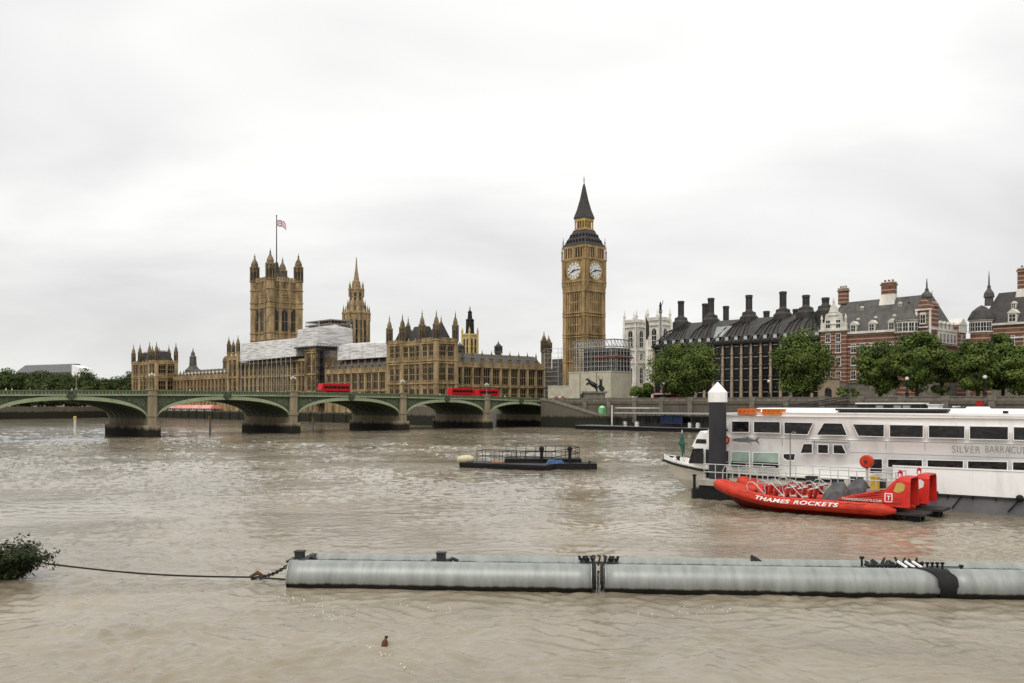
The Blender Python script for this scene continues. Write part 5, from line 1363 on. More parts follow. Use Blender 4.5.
# ------------------------------------------------------------------ black barge mooring in mid river
bg = thing('mooring_barge', 'low black barge pontoon with tall rails moored alone in mid river', 'barge')
A = Vector((-7.3,120.2,0)); B_ = Vector((4.2,113.8,0)); d = (B_-A).normalized(); n = Vector((-d.y,d.x,0)); L = (B_-A).length
T = Matrix.Translation(A) @ Matrix.Rotation(math.atan2(d.y,d.x),4,'Z')
b = MB(T); b.prism([(.4,0),(L,0),(L,4.2),(.4,4.2),(0,3.6),(0,.5)],-.5,.62); b.box(.3,L+.05,-.08,.02,.3,.5); b.build('hull', RUBBER, bg)
b = MB(T); b.box(.6,L-.1,.1,4.1,.62,.70); b.build('deck', GREYDK, bg)
b = MB(); b.box(5.2,11.0,116.4,120.5,-.5,.75); b.box(-1,9.2,119.0,122.5,-.3,1.2); b.build('second_hull', RUBBER, bg)
def rail(mb_, pts, h, n_post, r=.035, mids=(.5,)):
    for (a, c) in zip(pts, pts[1:]):
        a, c = Vector(a), Vector(c); ln = (c-a).length; k = max(1, round(ln/n_post))
        for f in (1.0,)+tuple(mids): mb_.tube([a+Vector((0,0,h*f)), c+Vector((0,0,h*f))], r, 4)
        for i in range(k+1): mb_.tube([a+(c-a)*i/k, a+(c-a)*i/k+Vector((0,0,h))], r, 4)
b = MB()
fa = T @ Vector((1.6,3.9,.7)); fb = T @ Vector((L-1,3.9,.7))
rail(b, [fa, fb, (8.9,119.3,1.2)], 1.55, 1.3, .05); rail(b, [(8.9,119.3,1.2),(8.6,122.2,1.2),(-.8,122.2,1.2)], 1.55, 1.3, .05); rail(b, [T @ Vector((1.6,3.9,.7)), T @ Vector((1.7,2.2,.7)), T @ Vector((8.5,2.0,.7))], 1.5, 1.3, .045)
b.build('railing', IRON, bg)
for x, y in ((3.9,118.6),(7.6,118.3)):
    b = MB(); b.lathe(x,y,[(.22,.2),(.22,2.3),(.36,2.35),(.36,2.75),(.1,2.9)],8); b.build('mooring_post', RUBBER, bg)
b = MB(); b.ball((10.1,117.2,.95),.16,6,4); b.lathe(10.1,117.2,[(.1,.7),(.1,.9)],6); b.build('bollard', IRON, bg)
tag(MB().ball((-6.1,120.3,1.1),.8,14,9,0,1.35,1,.72).ball((-6.9,120.5,1.0),.5,10,7).build('fender_buoy', mat('cream buoy', (0.50,0.44,0.30), .6, .3, 2), None, True), 'cream buoy lying on the left end of the black barge', 'buoy')
tag(MB().loft([[(4.5,115.6,.75),(6.9,117.2,.75),(6.7,118,.75),(4.4,116.6,.75)],[(4.8,115.9,1.15),(6.4,117.1,1.25),(6.2,117.7,1.15),(4.7,116.5,1.3)]]).build('tarpaulin', mat('blue tarpaulin', (0.05,0.11,0.24), .5, .4, 3), None), 'crumpled blue tarpaulin on the black barge\'s right corner', 'tarpaulin')
tag(MB().tube([(T @ Vector((4.8,1.0,.82))), (T @ Vector((6.4,1.1,.86)))], .06, 6).build('orange_pole', LIFE, None), 'short orange pole lying on the black barge deck', 'pole')
# ------------------------------------------------------------------ lettering
def text_mesh(s, size, m, depth=0.012, shear=0.0, bold=0.0, space=1.0):
    cu = bpy.data.curves.new('lettering', 'FONT'); cu.body = s; cu.size = size; cu.extrude = depth; cu.shear = shear; cu.offset = bold; cu.space_character = space
    o = bpy.data.objects.new('lettering', cu); COL.objects.link(o)
    bpy.context.view_layer.update()
    me = bpy.data.meshes.new_from_object(o.evaluated_get(bpy.context.evaluated_depsgraph_get()))
    bpy.data.objects.remove(o); bpy.data.curves.remove(cu)
    me.materials.clear(); me.materials.append(m); return me

# ------------------------------------------------------------------ white passenger boat
SB = Vector((15.4, 91.1, 0)); SD = Vector((.780,-.626,0)); SN = Vector((.626,.780,0)); STH = math.atan2(SD.y, SD.x)
def hb(x):
    T = [(0,.08),(1.2,1.0),(2.5,1.75),(4.5,2.5),(7,3.05),(10,3.35),(13,3.45),(60,3.45)]
    for (a, c), (a2, c2) in zip(T, T[1:]):
        if x <= a2: return c + (c2-c)*max(0,(x-a))/(a2-a)
    return 3.45
def sx(p, y=None):
    a = (p-512)/F; x = 10.0
    for _ in range(6):
        yy = -hb(x) if y is None else y
        x = (a*(SB.y+SN.y*yy) - SB.x - SN.x*yy)/(SD.x - a*SD.y)
    return x
def sz(p, ypx, y=None):
    x = sx(p, y); yy = -hb(x) if y is None else y
    Y = SB.y + SD.y*x + SN.y*yy
    return x, CAM_Z + (HORIZON-ypx)*Y/F
boat = thing('passenger_boat', 'large white two deck passenger boat moored on the right', 'boat', SB, STH)
HULLW = mat('cream hull paint', (0.66,0.63,0.55), .4, .15, .5, (1,1,.3)); HULLG = mat('grey lower hull', (0.16,0.16,0.165), .55, .3, .5)
BOATW = mat('boat white', (0.83,0.82,0.80), .35, .05, .8, (1,1,.25), col2=(0.72,0.705,0.68), contrast=(.28,.46))
STN = [0,.6,1.5,3,5,8,11,14,20,30,40,47]
def zsheer(x): return 2.15 + .85*max(0, 1-x/11)**1.6
h = MB(); rings = []
for x in STN:
    k = max(0, 1-x/11); d = hb(x); w_ = max(.02, d*(1-.55*k)) ; off = 2.9*k**1.5
    rings.append([(x+off*1.25,0,-.9),(x+off,-w_*.92,-.1),(x+off*.45,-(w_+d)/2,1.1),(x,-d,zsheer(x)),(x,d,zsheer(x)),(x+off*.45,(w_+d)/2,1.1),(x+off,w_*.92,-.1)])
h.loft(rings, 0); hull = h.build('hull', HULLW, boat)
st_ = MB(); xs_ = [0,.3,.6,1.5,3,5,8,11,14,18]
for sg in (-1, 1):
    st_.loft([[(x-(.12 if x < .2 else 0),sg*(hb(x)-.02),zsheer(x)-.30),(x-(.12 if x < .2 else 0),sg*(hb(x)+.10),zsheer(x)-.30),(x-(.12 if x < .2 else 0),sg*(hb(x)+.10),zsheer(x)-.10),(x-(.12 if x < .2 else 0),sg*(hb(x)-.02),zsheer(x)-.10)] for x in xs_])
st_.build('rubbing_strake', RUBBER, hull)
bw2 = MB(); bw2.loft([[(x,-(hb(x)-.02),zsheer(x)-.02),(x,-(hb(x)-.12),zsheer(x)-.02),(x,-(hb(x)-.10),zsheer(x)+.42*max(0,1-x/5)+.02),(x,-hb(x),zsheer(x)+.42*max(0,1-x/5)+.02)] for x in (0.05,1.5,3,5)])
bw2.loft([[(x,(hb(x)-.02),zsheer(x)-.02),(x,(hb(x)-.12),zsheer(x)-.02),(x,(hb(x)-.10),zsheer(x)+.42*max(0,1-x/5)+.02),(x,hb(x),zsheer(x)+.42*max(0,1-x/5)+.02)] for x in (0.05,1.5,3,5)]); bw2.build('bulwark', BOATW, hull)
gh = MB(); gh.box(13,47,-3.47,-3.0,-.5,1.28); gh.build('lower_hull', HULLG, hull)
# side sponson below the lower windows
xa = sx(893,-3.6); sp_ = MB(); sp_.box(xa,47,-3.62,-3.40,1.34,3.44); sp_.box(xa-.02,47,-3.68,-3.40,3.40,3.50); sp_.box(xa,47,-3.66,-3.40,1.28,1.40,1); sp_.build('side_panel', [BOATW, GREYDK], hull)
for p_ in (934,948,973,996,1018):
    fd = MB(); x = sx(p_,-3.6); fd.box(x-.05,x+.05,-3.66,-3.5,1.1,1.4); fd.build('bracket', RUBBER, hull)
for p_, q_ in ((962,952),(1020,1008)):
    fd = MB(); fd.tube([(sx(p_,-3.6),-3.62,1.32),(sx(q_,-3.6),-3.6,.3)], .05, 5); fd.build('stay', RUBBER, hull)
for p_ in (935,1020):
    fd = MB(); fd.ball((sx(p_,-3.7),-3.72,1.4), .28); fd.build('fender', RUBBER, hull)
# superstructure
def sidepoly(pts): return [sz(*p) for p in pts]
prof = [sz(687,463.5), sz(693.5,447.5), sz(691.5,446.0), sz(698.5,433.0), sz(700,431)]
zU = 5.45
lower = prof + [(7.2, zU), (46, zU), (46, 2.1)]
def hull_block(pts, name, m, inset=0.06):
    b = MB(); n = len(pts)
    b.loft([[(x,-(hb(x)-inset),z) for x,z in pts], [(x,(hb(x)-inset),z) for x,z in pts]]); return b.build(name, m, boat)
lower[0] = (lower[0][0], 2.1)
low = hull_block(lower, 'lower_deckhouse', BOATW)
up_pts = [sz(704.5,430.5), sz(719.5,412.8), (11, 7.62), (46, 7.62), (46, zU+.003), (sz(704.5,430.5)[0], zU+.003)]
up_pts[0] = (up_pts[0][0], zU+.12)
upd = hull_block(up_pts, 'upper_deckhouse', BOATW, .02)
rf = MB(); x0 = sx(719,-3.3)
pts = [(x0-.25,7.5),(x0,7.5),(12,7.42),(47,7.42),(47,7.75),(12,7.78),(x0-.1,7.66)]
rf.loft([[(x,-(hb(x)+.16),z) for x,z in pts], [(x,(hb(x)+.16),z) for x,z in pts]]); rf.build('roof_edge', BOATW, upd)
rf = MB(); xr = sx(746,-2); rf.loft([[(xr,-2.6,7.78),(xr,2.6,7.78),(46,2.6,7.78),(46,-2.6,7.78)], [(xr+1.2,-1.9,8.15),(xr+1.2,1.9,8.15),(46,1.9,8.12),(46,-1.9,8.12)]]); rf.build('raised_roof', BOATW, upd)
dkb = MB(); x1, x2 = sx(836,-2.9), sx(948,-2.9); dkb.box(x1,x2,-3.1,-1.2,7.95,8.12); dkb.box(x1+.3,x2-.3,-2.9,-1.3,7.76,7.95); dkb.build('roof_rack', GREYDK, upd)
dkb = MB(); x1, x2 = sx(962,-2.5), sx(990,-2.5); dkb.loft([[(x1,-2.9,7.78),(x1,-.5,7.78),(x2,-.5,7.78),(x2,-2.9,7.78)],[(x1+.4,-2.7,8.3),(x1+.4,-.7,8.3),(x2-.4,-.7,8.3),(x2-.4,-2.7,8.3)]]); dkb.build('roof_locker', BOATW, upd)
dkb = MB(); x1 = sx(1003,-3.2); dkb.box(x1,x1+.35,-3.3,-3.0,7.8,8.0); dkb.build('roof_vent', IRON, upd)
def plate_side(par, pts_px, m, name='window', off=.02, th=.05, inset=0.06, frame=None):
    pts = [sz(*p) for p in pts_px]
    b = MB()
    b.loft([[(x,-(hb(x)-inset)-off,z) for x,z in pts], [(x,-(hb(x)-inset)+th,z) for x,z in pts]])
    o = b.build(name, m, par)
    if frame:
        cx_ = sum(p[0] for p in pts)/len(pts); cz_ = sum(p[1] for p in pts)/len(pts); f = MB(); n = len(pts)
        big = [(x+(.05 if x > cx_ else -.05), z+(.05 if z > cz_ else -.05)) for x,z in pts]
        ya = lambda x: -(hb(x)-inset)-off-.03
        vs = [(x,ya(x),z) for x,z in pts] + [(x,ya(x),z) for x,z in big] + [(x,ya(x)+.06,z) for x,z in pts] + [(x,ya(x)+.06,z) for x,z in big]
        fs = []
        for i in range(n):
            j = (i+1) % n; fs += [(i,j,n+j,n+i),(i,2*n+i,2*n+j,j),(n+i,n+j,3*n+j,3*n+i)]
        f.add(vs, fs); f.build('window_frame', frame, o)
    return o
BGLASS = mat('cabin glass', (0.030,0.029,0.027), .10, .3, 1.6, (1,1,2.5), spec=.35, col2=(0.006,0.006,0.006), contrast=(.45,.75)); GGLASS = mat('green tinted cabin glass', (0.30,0.40,0.33), .15, .35, .5, (1,1,1))  # paler patches in the cabin glass paint in reflections and interior
for q in ([(732,421.5),(749,421.5),(749,432),(732,432)], [(754,421.7),(780,422),(780,433),(754,432.5)], [(784.5,422.3),(813,423),(807.5,434.5),(784.5,433.5)], [(824,423.2),(842,423.5),(847,435.2),(817,434.8)],
          [(853,424.3),(884,424.8),(884,436.6),(858.5,435.8)], [(890,425),(923,425.5),(923,437.3),(890,436.8)], [(929,425.6),(964.5,426.2),(964.5,438.2),(929,437.5)], [(970,426.4),(1008,427),(1008,439.6),(970,438.8)], [(1014,427.2),(1056,428),(1056,441),(1014,439.8)]):
    plate_side(upd, q, BGLASS, inset=.02, frame=BOATW)
for q in ([(800.5,453),(803.5,444),(812,444),(812,453)], [(818,444.7),(828,445),(828,453.3),(818,453)], [(833.5,445),(842,445.2),(846,453.7),(833.5,453.3)], [(783.5,454),(795,454),(794,460),(787,460),(783.5,458)]): plate_side(low, q, BGLASS, frame=BOATW)
for q in ([(731.5,452),(749,452.2),(749,467),(731.5,467)], [(753,452.8),(778.5,453.2),(778.5,468),(753,467.5)]):
    o = plate_side(low, q, GGLASS, frame=BOATW)
    (xa_, za), (xb_, _), (_, zb_), _ = [sz(*p) for p in q]
    g = MB(); g.box(xa_+.03,xb_-.03,-3.48,-3.42,zb_+.03,zb_+(za-zb_)*.36); g.build('lower_pane', BGLASS, o)
for q in ([(888,459.4),(922,460),(922,467.5),(888,467)], [(927.5,460.2),(963,461),(963,468.8),(927.5,468)], [(968,461.2),(1007,462),(1007,470),(968,469)], [(1013,462.2),(1050,463),(1050,471),(1013,470)], [(870,459),(882,459.2),(882,473),(870,473)]): plate_side(low, q, BGLASS, frame=BOATW)
plate_side(low, [(693,449),(702.5,449),(702.5,463.2),(688.8,462.5)], BGLASS, frame=GREYDK)
plate_side(low, [(706,450),(711,450),(711,463.5),(706,463.5)], BGLASS, frame=GREYDK); plate_side(low, [(724.5,451),(728,451),(728,466),(724.5,466)], BGLASS)
plate_side(low, [(696.5,439),(706,439.3),(706,443.6),(695,443.3)], BGLASS)
plate_side(upd, [(709.5,429),(718.5,416),(719.5,419),(728.5,431.5)], BGLASS, inset=.02)
g = MB(); (xa_,za),(xb_,zb_) = sz(688.8,462.5), sz(693.2,449)
g.loft([[(xa_-.06,-1.9,za),(xa_-.06,1.9,za),(xa_,1.9,za),(xa_,-1.9,za)],[(xb_-.06,-1.9,zb_),(xb_-.06,1.9,zb_),(xb_,1.9,zb_),(xb_,-1.9,zb_)]]); g.build('windscreen', BGLASS, low)
g = MB(); x,z = sz(812,442); g.box(x,sx(848),-3.5,-3.38,z-.03,z+.06); x,z = sz(770,455.5); g.box(sx(850),sx(1040),-3.42,-3.385,4.40,4.44); g.box(10,46,-3.47,-3.425,5.42,5.47); g.build('trim', GREY, low)
for p_ in (752, 783, 815, 850, 887, 926, 967, 1011):
    g = MB(); x = sx(p_)-.1; g.box(x,x+.03,-3.435,-3.38,4.75,5.42); g.build('panel_seam', GREY, low)
# life floats, ring, fish relief, lettering, burgee
for a, c in ((738.5,756.5),(763,782)):
    f_ = MB(); x1, x2 = sx(a,-3.4), sx(c,-3.4)
    for k in range(4): f_.box(x1,x2,-3.62,-2.4,7.20+k*.13+.38,7.29+k*.13+.38)
    for k in range(5): f_.box(x1+(x2-x1-.1)*k/4,x1+(x2-x1-.1)*k/4+.1,-3.6,-2.45,7.56,8.08)
    tag(f_.build('life_float', LIFE, None, False, SB, STH), ('left' if a < 750 else 'right') + 'most of two slatted orange life floats on the white boat\'s roof edge', 'life float', 'orange life floats')
x, z = sz(725.5,440); ri = MB(); ri.T = Matrix.Translation((x,-hb(x)-.09,z))
n = 20; rings = [[(.36*math.cos(q)+.11*math.cos(k)*math.cos(q), .11*math.sin(k)*.8, .36*math.sin(q)+.11*math.cos(k)*math.sin(q)) for k in [2*math.pi*i/8 for i in range(8)]] for q in [2*math.pi*i/n for i in range(n+1)]]
ri.loft(rings, 0, False); tag(ri.build('life_ring', ORANGE, None, True, SB, STH), 'orange life ring hung on the white boat beside the dark pile', 'life ring')
(xa_,za),(xb_,zb_) = sz(733,440), sz(760,440.5); fl_ = xb_-xa_; zc = (za+zb_)/2
out = [(0,0),(.08,.16),(.3,.24),(.52,.22),(.56,.42),(.63,.2),(.80,.10),(.86,.12),(1.0,.45),(.93,.0),(1.0,-.42),(.86,-.10),(.66,-.14),(.62,-.3),(.56,-.2),(.3,-.22),(.08,-.14)]
f_ = MB(); f_.plate([(xa_+a*fl_, zc+b_*.85) for a, b_ in out], -3.52, -3.43); f_.build('fish_emblem', mat('fish grey', (.13,.13,.13), .45, .3, 3), upd)
for s_, p_ in (('SILVER', 952), ('BARRACUDA', 985)):
    x, z = sz(p_, 452.6); tm = text_mesh(s_, .80, GREY, .012, 0, -.004, 1.1)
    w_ = max(v.co.x for v in tm.vertices); tgt = (sz(980.5,452)[0]-sz(952,452)[0]) if p_ < 960 else (sz(1034,452)[0]-sz(985,452)[0])
    for v in tm.vertices: v.co.x *= tgt/w_
    link('lettering', tm, low, (x,-3.50,z), 0).rotation_euler = (R(90),0,0)
fp = thing('bow_flag', 'furled dark green flag on a staff at the white boat\'s bow', 'flag', SB, STH)
x, z = sz(686,463,-.1); b = MB(); b.tube([(x-.2,-.1,2.7),(x-.45,-.1,5.9)], .05, 5); b.build('staff', OFFW, fp)
b = MB(); b.loft([[(x-.42,-.12,5.7),(x-.38,-.05,5.7),(x-.36,-.12,5.68)],[(x-.75,-.3,4.5),(x-.2,.05,4.5),(x-.25,-.3,4.5)],[(x-.5,-.2,4.1),(x-.2,.05,4.1),(x-.25,-.25,4.1)],[(x-.38,-.2,3.2),(x-.2,.0,3.2),(x-.25,-.2,3.2)]]); b.build('cloth', mat('dark green cloth', (.03,.10,.075), .8, .4, 3), fp)
b = MB(); 
for x in (1.0,1.8): b.lathe(x,-.35,[(.14,2.6),(.14,3.15),(.22,3.2),(.22,3.3)],8)
rail(b, [(.3,-.2,2.9),(2.2,-1.5,2.75)], .5, 1.2, .03); b.build('bow_fitting', IRON, boat)

# ------------------------------------------------------------------ dock beside the white boat, and pile
dock = thing('floating_dock', 'grey floating dock with rails between white boat and red speedboats', 'dock', SB, STH)
DX0, DX1, DY0, DY1, DZ = 7.6, 24.6, -7.2, -4.3, 1.75
b = MB(); b.box(DX0,DX1,DY0,DY1,-.4,1.25); b.build('float', RUBBER, dock)
b = MB(); b.box(DX0-.1,DX1+.1,DY0-.1,DY1+.1,1.25,DZ); b.build('deck', mat('dock deck', (.36,.33,.28), .8, .3, 1), dock)
b = MB(); rail(b, [(DX0+.2,DY1-.1,DZ),(DX1-.2,DY1-.1,DZ)], 1.45, 1.5, .035); rail(b, [(DX0+.4,DY0+.1,DZ),(DX0+7,DY0+.1,DZ)], 1.4, 1.2, .04); rail(b, [(DX1-6.2,DY0+.1,DZ),(DX1-.2,DY0+.1,DZ),(DX1-.2,DY1-.1,DZ)], 1.4, 1.4, .04)
b.build('railing', STEEL, dock)
b = MB()
for i in range(4):
    x = DX0+2.2+i*1.6; b.tube([(x,DY0+.1,DZ),(x,DY0+.1,DZ+.9),(x+.2,DY0+.1,DZ+1.25),(x+.7,DY0+.1,DZ+1.3),(x+.95,DY0+.1,DZ+1.0),(x+.95,DY0+.1,DZ)], .045, 6)
b.build('boarding_hoop', STEEL, dock)
b = MB(); x = sx(788,DY0); b.tube([(x,DY0+.5,DZ),(x,DY0+.5,6.0),(x+.25,DY0+.5,6.15),(x+.5,DY0+.5,6.1)], .05, 6); b.build('lamp_post', GREY, dock)
for p_, s in ((812,.6),(838,.5),(857,.7),(880,.6)):
    b = MB(); x = sx(p_,-5.5); b.box(x-.4,x+.4,-5.9,-5.2,DZ,DZ+s); b.box(x-.45,x+.45,-5.95,-5.15,DZ+s,DZ+s+.08); b.build('deck_box', GREYDK, dock)
lr = thing('life_ring_stand', 'round orange life ring case on a post on the dock', 'life ring', SB + SD*sx(867,-6.4) + SN*-6.4 + Vector((0,0,DZ)), STH)
zr = CAM_Z+(HORIZON-461.5)*lr.location.y/F-DZ
b = MB(Matrix.Translation((0,-.1,zr)) @ Matrix.Rotation(R(90),4,'X')); b.lathe(0,0,[(.42,-.24),(.53,-.16),(.53,.12),(.44,.2)],20,0); b.build('case', ORANGE, lr)
b = MB(Matrix.Translation((0,-.34,zr)) @ Matrix.Rotation(R(90),4,'X')); b.lathe(0,0,[(.12,-.04),(.12,.06)],10,0); b.build('emblem', GREYDK, lr)
b = MB(); b.box(-.08,.08,-.05,.1,0,zr-.4); b.build('post', STEEL, lr)
yb2 = thing('supply_box', 'small yellow box standing on the dock behind the red speedboat', 'box', SB + SD*sx(875,-6.6) + SN*-6.6 + Vector((0,0,DZ)), STH)
b = MB(); b.box(-.3,.3,-.2,.2,0,.9); b.box(-.34,.34,-.24,.24,.9,1.0); b.build('box', mat('yellow box', (.62,.42,.04), .5), yb2)

PILE = tide_or_shade('pile steel', (0.036,0.035,0.040), (.03,.03,.028), .5, .5, .8, .3, .6)
PL = at(717.6, 81.5)
pl = thing('mooring_pile', 'thick dark steel pile with white pointed cap beside the boat\'s bow', 'pile', (PL.x,PL.y,0))
b = MB(); b.lathe(0,0,[(.78,-1.5),(.78,8.75)],28); b.build('shaft', PILE, pl, False)
zc0, zc1 = CAM_Z+(HORIZON-400.5)*81.5/F, CAM_Z+(HORIZON-382)*81.5/F
b = MB(); b.lathe(0,0,[(.86,zc0-.15),(.86,zc0+.75),(.04,zc1)],10); b.build('cap', WHITE, pl)
pf = thing('pile_guide', 'low black pontoon collar round the foot of the dark pile', 'pontoon', (PL.x,PL.y,0), STH)
b = MB(); b.prism([(-2.0,-1.2),(-1.5,-1.8),(1.9,-1.8),(1.9,1.7),(-1.4,1.7),(-2.0,1.2)],-.4,.85); b.build('float', RUBBER, pf)
b = MB(); b.box(-1.2,1.4,-1.3,-.82,.85,1.45); b.box(-1.2,1.4,.82,1.3,.85,1.45); b.box(-1.2,-.82,-.8,.8,.85,1.45)
for x, y in ((-1.6,-1.4),(-1.6,1.2),(1.6,-1.4)): b.lathe(x,y,[(.13,.85),(.13,2.0),(.2,2.05),(.2,2.15)],6)
b.build('collar', IRON, pf)

# ------------------------------------------------------------------ red rigid inflatables
def rib_boat(label, origin, seed=0, front=True):
    t = thing('speedboat', label, 'speedboat', origin, STH)
    L = 14.6; HBm = 1.62
    def tz(x): return .78 + 1.0*max(0, 1-x/6.5)**1.8
    def tc(x): return HBm*min(1, (x/4.6))**.52 if x < 4.6 else HBm
    path = []
    xs_ = [13.6,12.4,10,8,6.4,5,3.9,2.9,2.0,1.2,.6,.22]
    path = [(x,-tc(x),tz(x)) for x in xs_] + [(.02,-.22,tz(0)),(0,0,tz(0)),(.02,.22,tz(0))] + [(x,tc(x),tz(x)) for x in reversed(xs_)]
    rr_ = [.46]*12 + [.45,.45,.45] + [.46]*12
    path = [(14.6,-tc(14),tz(14)-.04)] + path + [(14.6,tc(14),tz(14)-.04)]; rr_ = [.17] + rr_ + [.17]
    b = MB(); b.tube(path, rr_, 14); b.build('tube', ORANGE, t, True)
    b = MB()
    rg = []
    for x in (.5,1.2,2.2,3.5,5,8,11,13.6):
        k = max(0,1-x/5.0); w_ = tc(x)*.92; rg.append([(x+1.6*k,0,-.45+.5*k),(x+.9*k,-w_*.8,.08+.55*k),(x,-w_-.08,tz(x)-.12),(x,w_+.08,tz(x)-.12),(x+.9*k,w_*.8,.08+.55*k)])
    b.loft(rg, 0); b.build('hull', mat('dark red hull', (0.16,0.012,0.008), .45, .3, 1), t)
    b = MB(); b.loft([[(x,-tc(x)-.425,tz(x)-.14),(x,-tc(x)-.485,tz(x)-.13),(x,-tc(x)-.485,tz(x)-.05),(x,-tc(x)-.425,tz(x)-.06)] for x in (13,10,8,6.4,5,3.9,2.9,2.0)]); b.build('rubbing_strip', mat('deep red', (0.28,.016,.012), .5), t)
    for sg in (-1, 1):
        b = MB(); pts = []
        for k in range(37):
            x = 2.2+k*.29; a_ = .95-.30*abs(math.sin(k*math.pi/4)); pts.append((x, sg*(tc(x)+.47*math.cos(a_)), tz(x)+.47*math.sin(a_)))
        b.tube(pts, .022, 5); b.build('grab_line', RED, t)
    for x in (2.4, 5.2, 8.6, 11.2):
        for sg in (-1, 1):
            b = MB(); b.loft([[(x+d_, sg*tc(x+d_)+.466*math.cos(q), tz(x+d_)+.466*math.sin(q)) for q in [2*math.pi*k/16 for k in range(16)]] for d_ in (0,.06)]); b.build('tube_seam', RED, t)
    b = MB(); b.prism([(1.6,-.75),(3.4,-1.2),(14.2,-1.25),(14.2,1.25),(3.4,1.2),(1.6,.75)],.62,.72); b.build('deck', GREYDK, t)
    b = MB(); b.loft([[(1.3,-.5,.75),(1.3,.5,.75),(3.0,1.05,.75),(3.0,-1.05,.75)],[(1.5,-.4,1.5),(1.5,.4,1.5),(2.9,.85,1.35),(2.9,-.85,1.35)]]); b.ball((2.6,-.55,1.45),.42,10,6,0,1.2,.9,.7); b.ball((2.6,.55,1.45),.42,10,6,0,1.2,.9,.7); b.build('bow_locker', ORANGE, t)
    # seats in rows of two with white trim and steel hoops
    for i in range(5):
        x = 3.6+i*.92
        for y in (-.58,.58):
            s = MB(); s.loft([[(x,y-.3,.72),(x+.62,y-.3,.72),(x+.62,y+.3,.72),(x,y+.3,.72)],[(x+.05,y-.27,1.25),(x+.62,y-.27,1.25),(x+.62,y+.27,1.25),(x+.05,y+.27,1.25)]],0)
            s.plate([(x+.5,1.25),(x+.68,1.25),(x+.80,1.86),(x+.66,1.88)], y-.29, y+.29, 0); s.box(x+.02,x+.6,y-.3,y+.3,1.24,1.31,1); s.box(x+.63,x+.84,y-.31,y+.31,1.86,1.92,1)
            s.build('seat', [RED, OFFW if i > 1 else RED], t)
    for i in range(3):
        x = 3.1+i*1.5
        for y in ((-1.12,1.12) if i != 1 else (-1.12,)):
            h_ = MB(); h_.tube([(x+1.75,y,.9),(x+.55,y*.98,2.05),(x+.30,y*.95,2.22),(x-.05,y*.92,2.20),(x-.25,y*.9,1.95),(x-.15,y*.9,1.35)], .034, 6); h_.build('grab_hoop', STEEL, t)
    # covered helm
    cv = MB(); cv.loft([[(8.1,-.95,.9),(9.0,-1.05,.9),(9.9,-.95,.9),(9.95,0,.9),(9.9,.95,.9),(9,1.05,.9),(8.1,.95,.9),(8.0,0,.9)],[(8.3,-.8,1.6),(9.0,-.95,1.75),(9.75,-.8,1.8),(9.85,0,1.8),(9.75,.8,1.8),(9,.9,1.7),(8.35,.8,1.6),(8.2,0,1.6)],[(8.75,-.45,2.25),(9.1,-.6,2.5),(9.5,-.45,2.35),(9.6,0,2.5),(9.5,.45,2.3),(9.1,.55,2.45),(8.8,.45,2.2),(8.7,0,2.35)]]); cv.v = [(a+.75,b_,c_+.05) for a,b_,c_ in cv.v]; cv.build('helm_cover', mat('grey canvas', (.10,.10,.104), .7, .5, 1.8), t)
    # stern seats, louvred engine cover and the roll pod
    for i in range(2):
        for y in (-.6,.6):
            s = MB(); x = 10.05; s.box(x-.1,x+.4,y-.3,y+.3,.72,1.15+.2*i); s.v = [(a+.6,b_,c_) for a,b_,c_ in s.v]; s.build('rear_seat', RED, t)
    c = MB(); c.loft([[(9.6,-1.28,1.0),(13.0,-1.28,1.0),(13.0,1.28,1.0),(9.6,1.28,1.0)],[(9.9,-1.2,1.22),(13.0,-1.2,1.4),(13.0,1.2,1.4),(9.9,1.2,1.22)],[(11.2,-1.0,1.55),(12.9,-1.0,2.25),(12.9,1.0,2.25),(11.2,1.0,1.55)]]); c.v = [((a-9.6)*1.38+10.2,b_,c_*1.05+.22) for a,b_,c_ in c.v]; c.build('engine_cover', RED, t)
    lv = MB()
    for i in range(6): lv.box(10.2+i*.3,12.0+i*.12,-1.26+i*.03,-1.17+i*.03,1.24+i*.12,1.28+i*.12)
    lv.v = [((a-9.6)*1.3+10.3,b_,c_*1.05+.24) for a,b_,c_ in lv.v]; lv.build('louvre', mat('bright red', (.58,.06,.04), .4), t)
    pod = MB()
    def rg_(x, w0, z0, w1, z1): return [(x,-w0,z0),(x,-(w0*.4+w1*.6)-.05,z1-.30),(x,-w1,z1),(x,w1,z1),(x,(w0*.4+w1*.6)+.05,z1-.30),(x,w0,z0)]
    outr = [rg_(11.1,1.2,1.1,1.15,1.5), rg_(11.9,1.22,1.0,1.05,2.1), rg_(12.55,1.24,1.0,.98,2.75), rg_(12.95,1.24,1.0,.95,3.05), rg_(13.7,1.24,1.0,.93,3.02)]
    n = 6; vs = [p for r in outr for p in r]; fs = []
    for k in range(4):
        for i in range(5): fs.append((k*n+i, k*n+i+1, (k+1)*n+i+1, (k+1)*n+i))
    pod.add(vs, fs); rear = MB(); rear.loft([[(13.1,-1.15,1.0),(13.1,1.15,1.0),(13.1,1.12,2.3),(13.1,.9,2.95),(13.1,-.9,2.95),(13.1,-1.12,2.3)],[(13.16,-1.15,1.0),(13.16,1.15,1.0),(13.16,1.12,2.3),(13.16,.9,2.95),(13.16,-.9,2.95),(13.16,-1.12,2.3)]])
    rear.v = [(a+1.75,b_,(c_-1)*1.08+1) for a,b_,c_ in rear.v]; pod.v = [(a+1.75,b_,(c_-1)*1.08+1) for a,b_,c_ in pod.v]; po = pod.build('roll_pod', mat('pod red', (.56,.03,.022), .35, .2, 1), t); po.modifiers.new('thick','SOLIDIFY').thickness = .08; rear.build('rear_panel', mat('shaded red panel', (.30,.018,.014), .5), po)
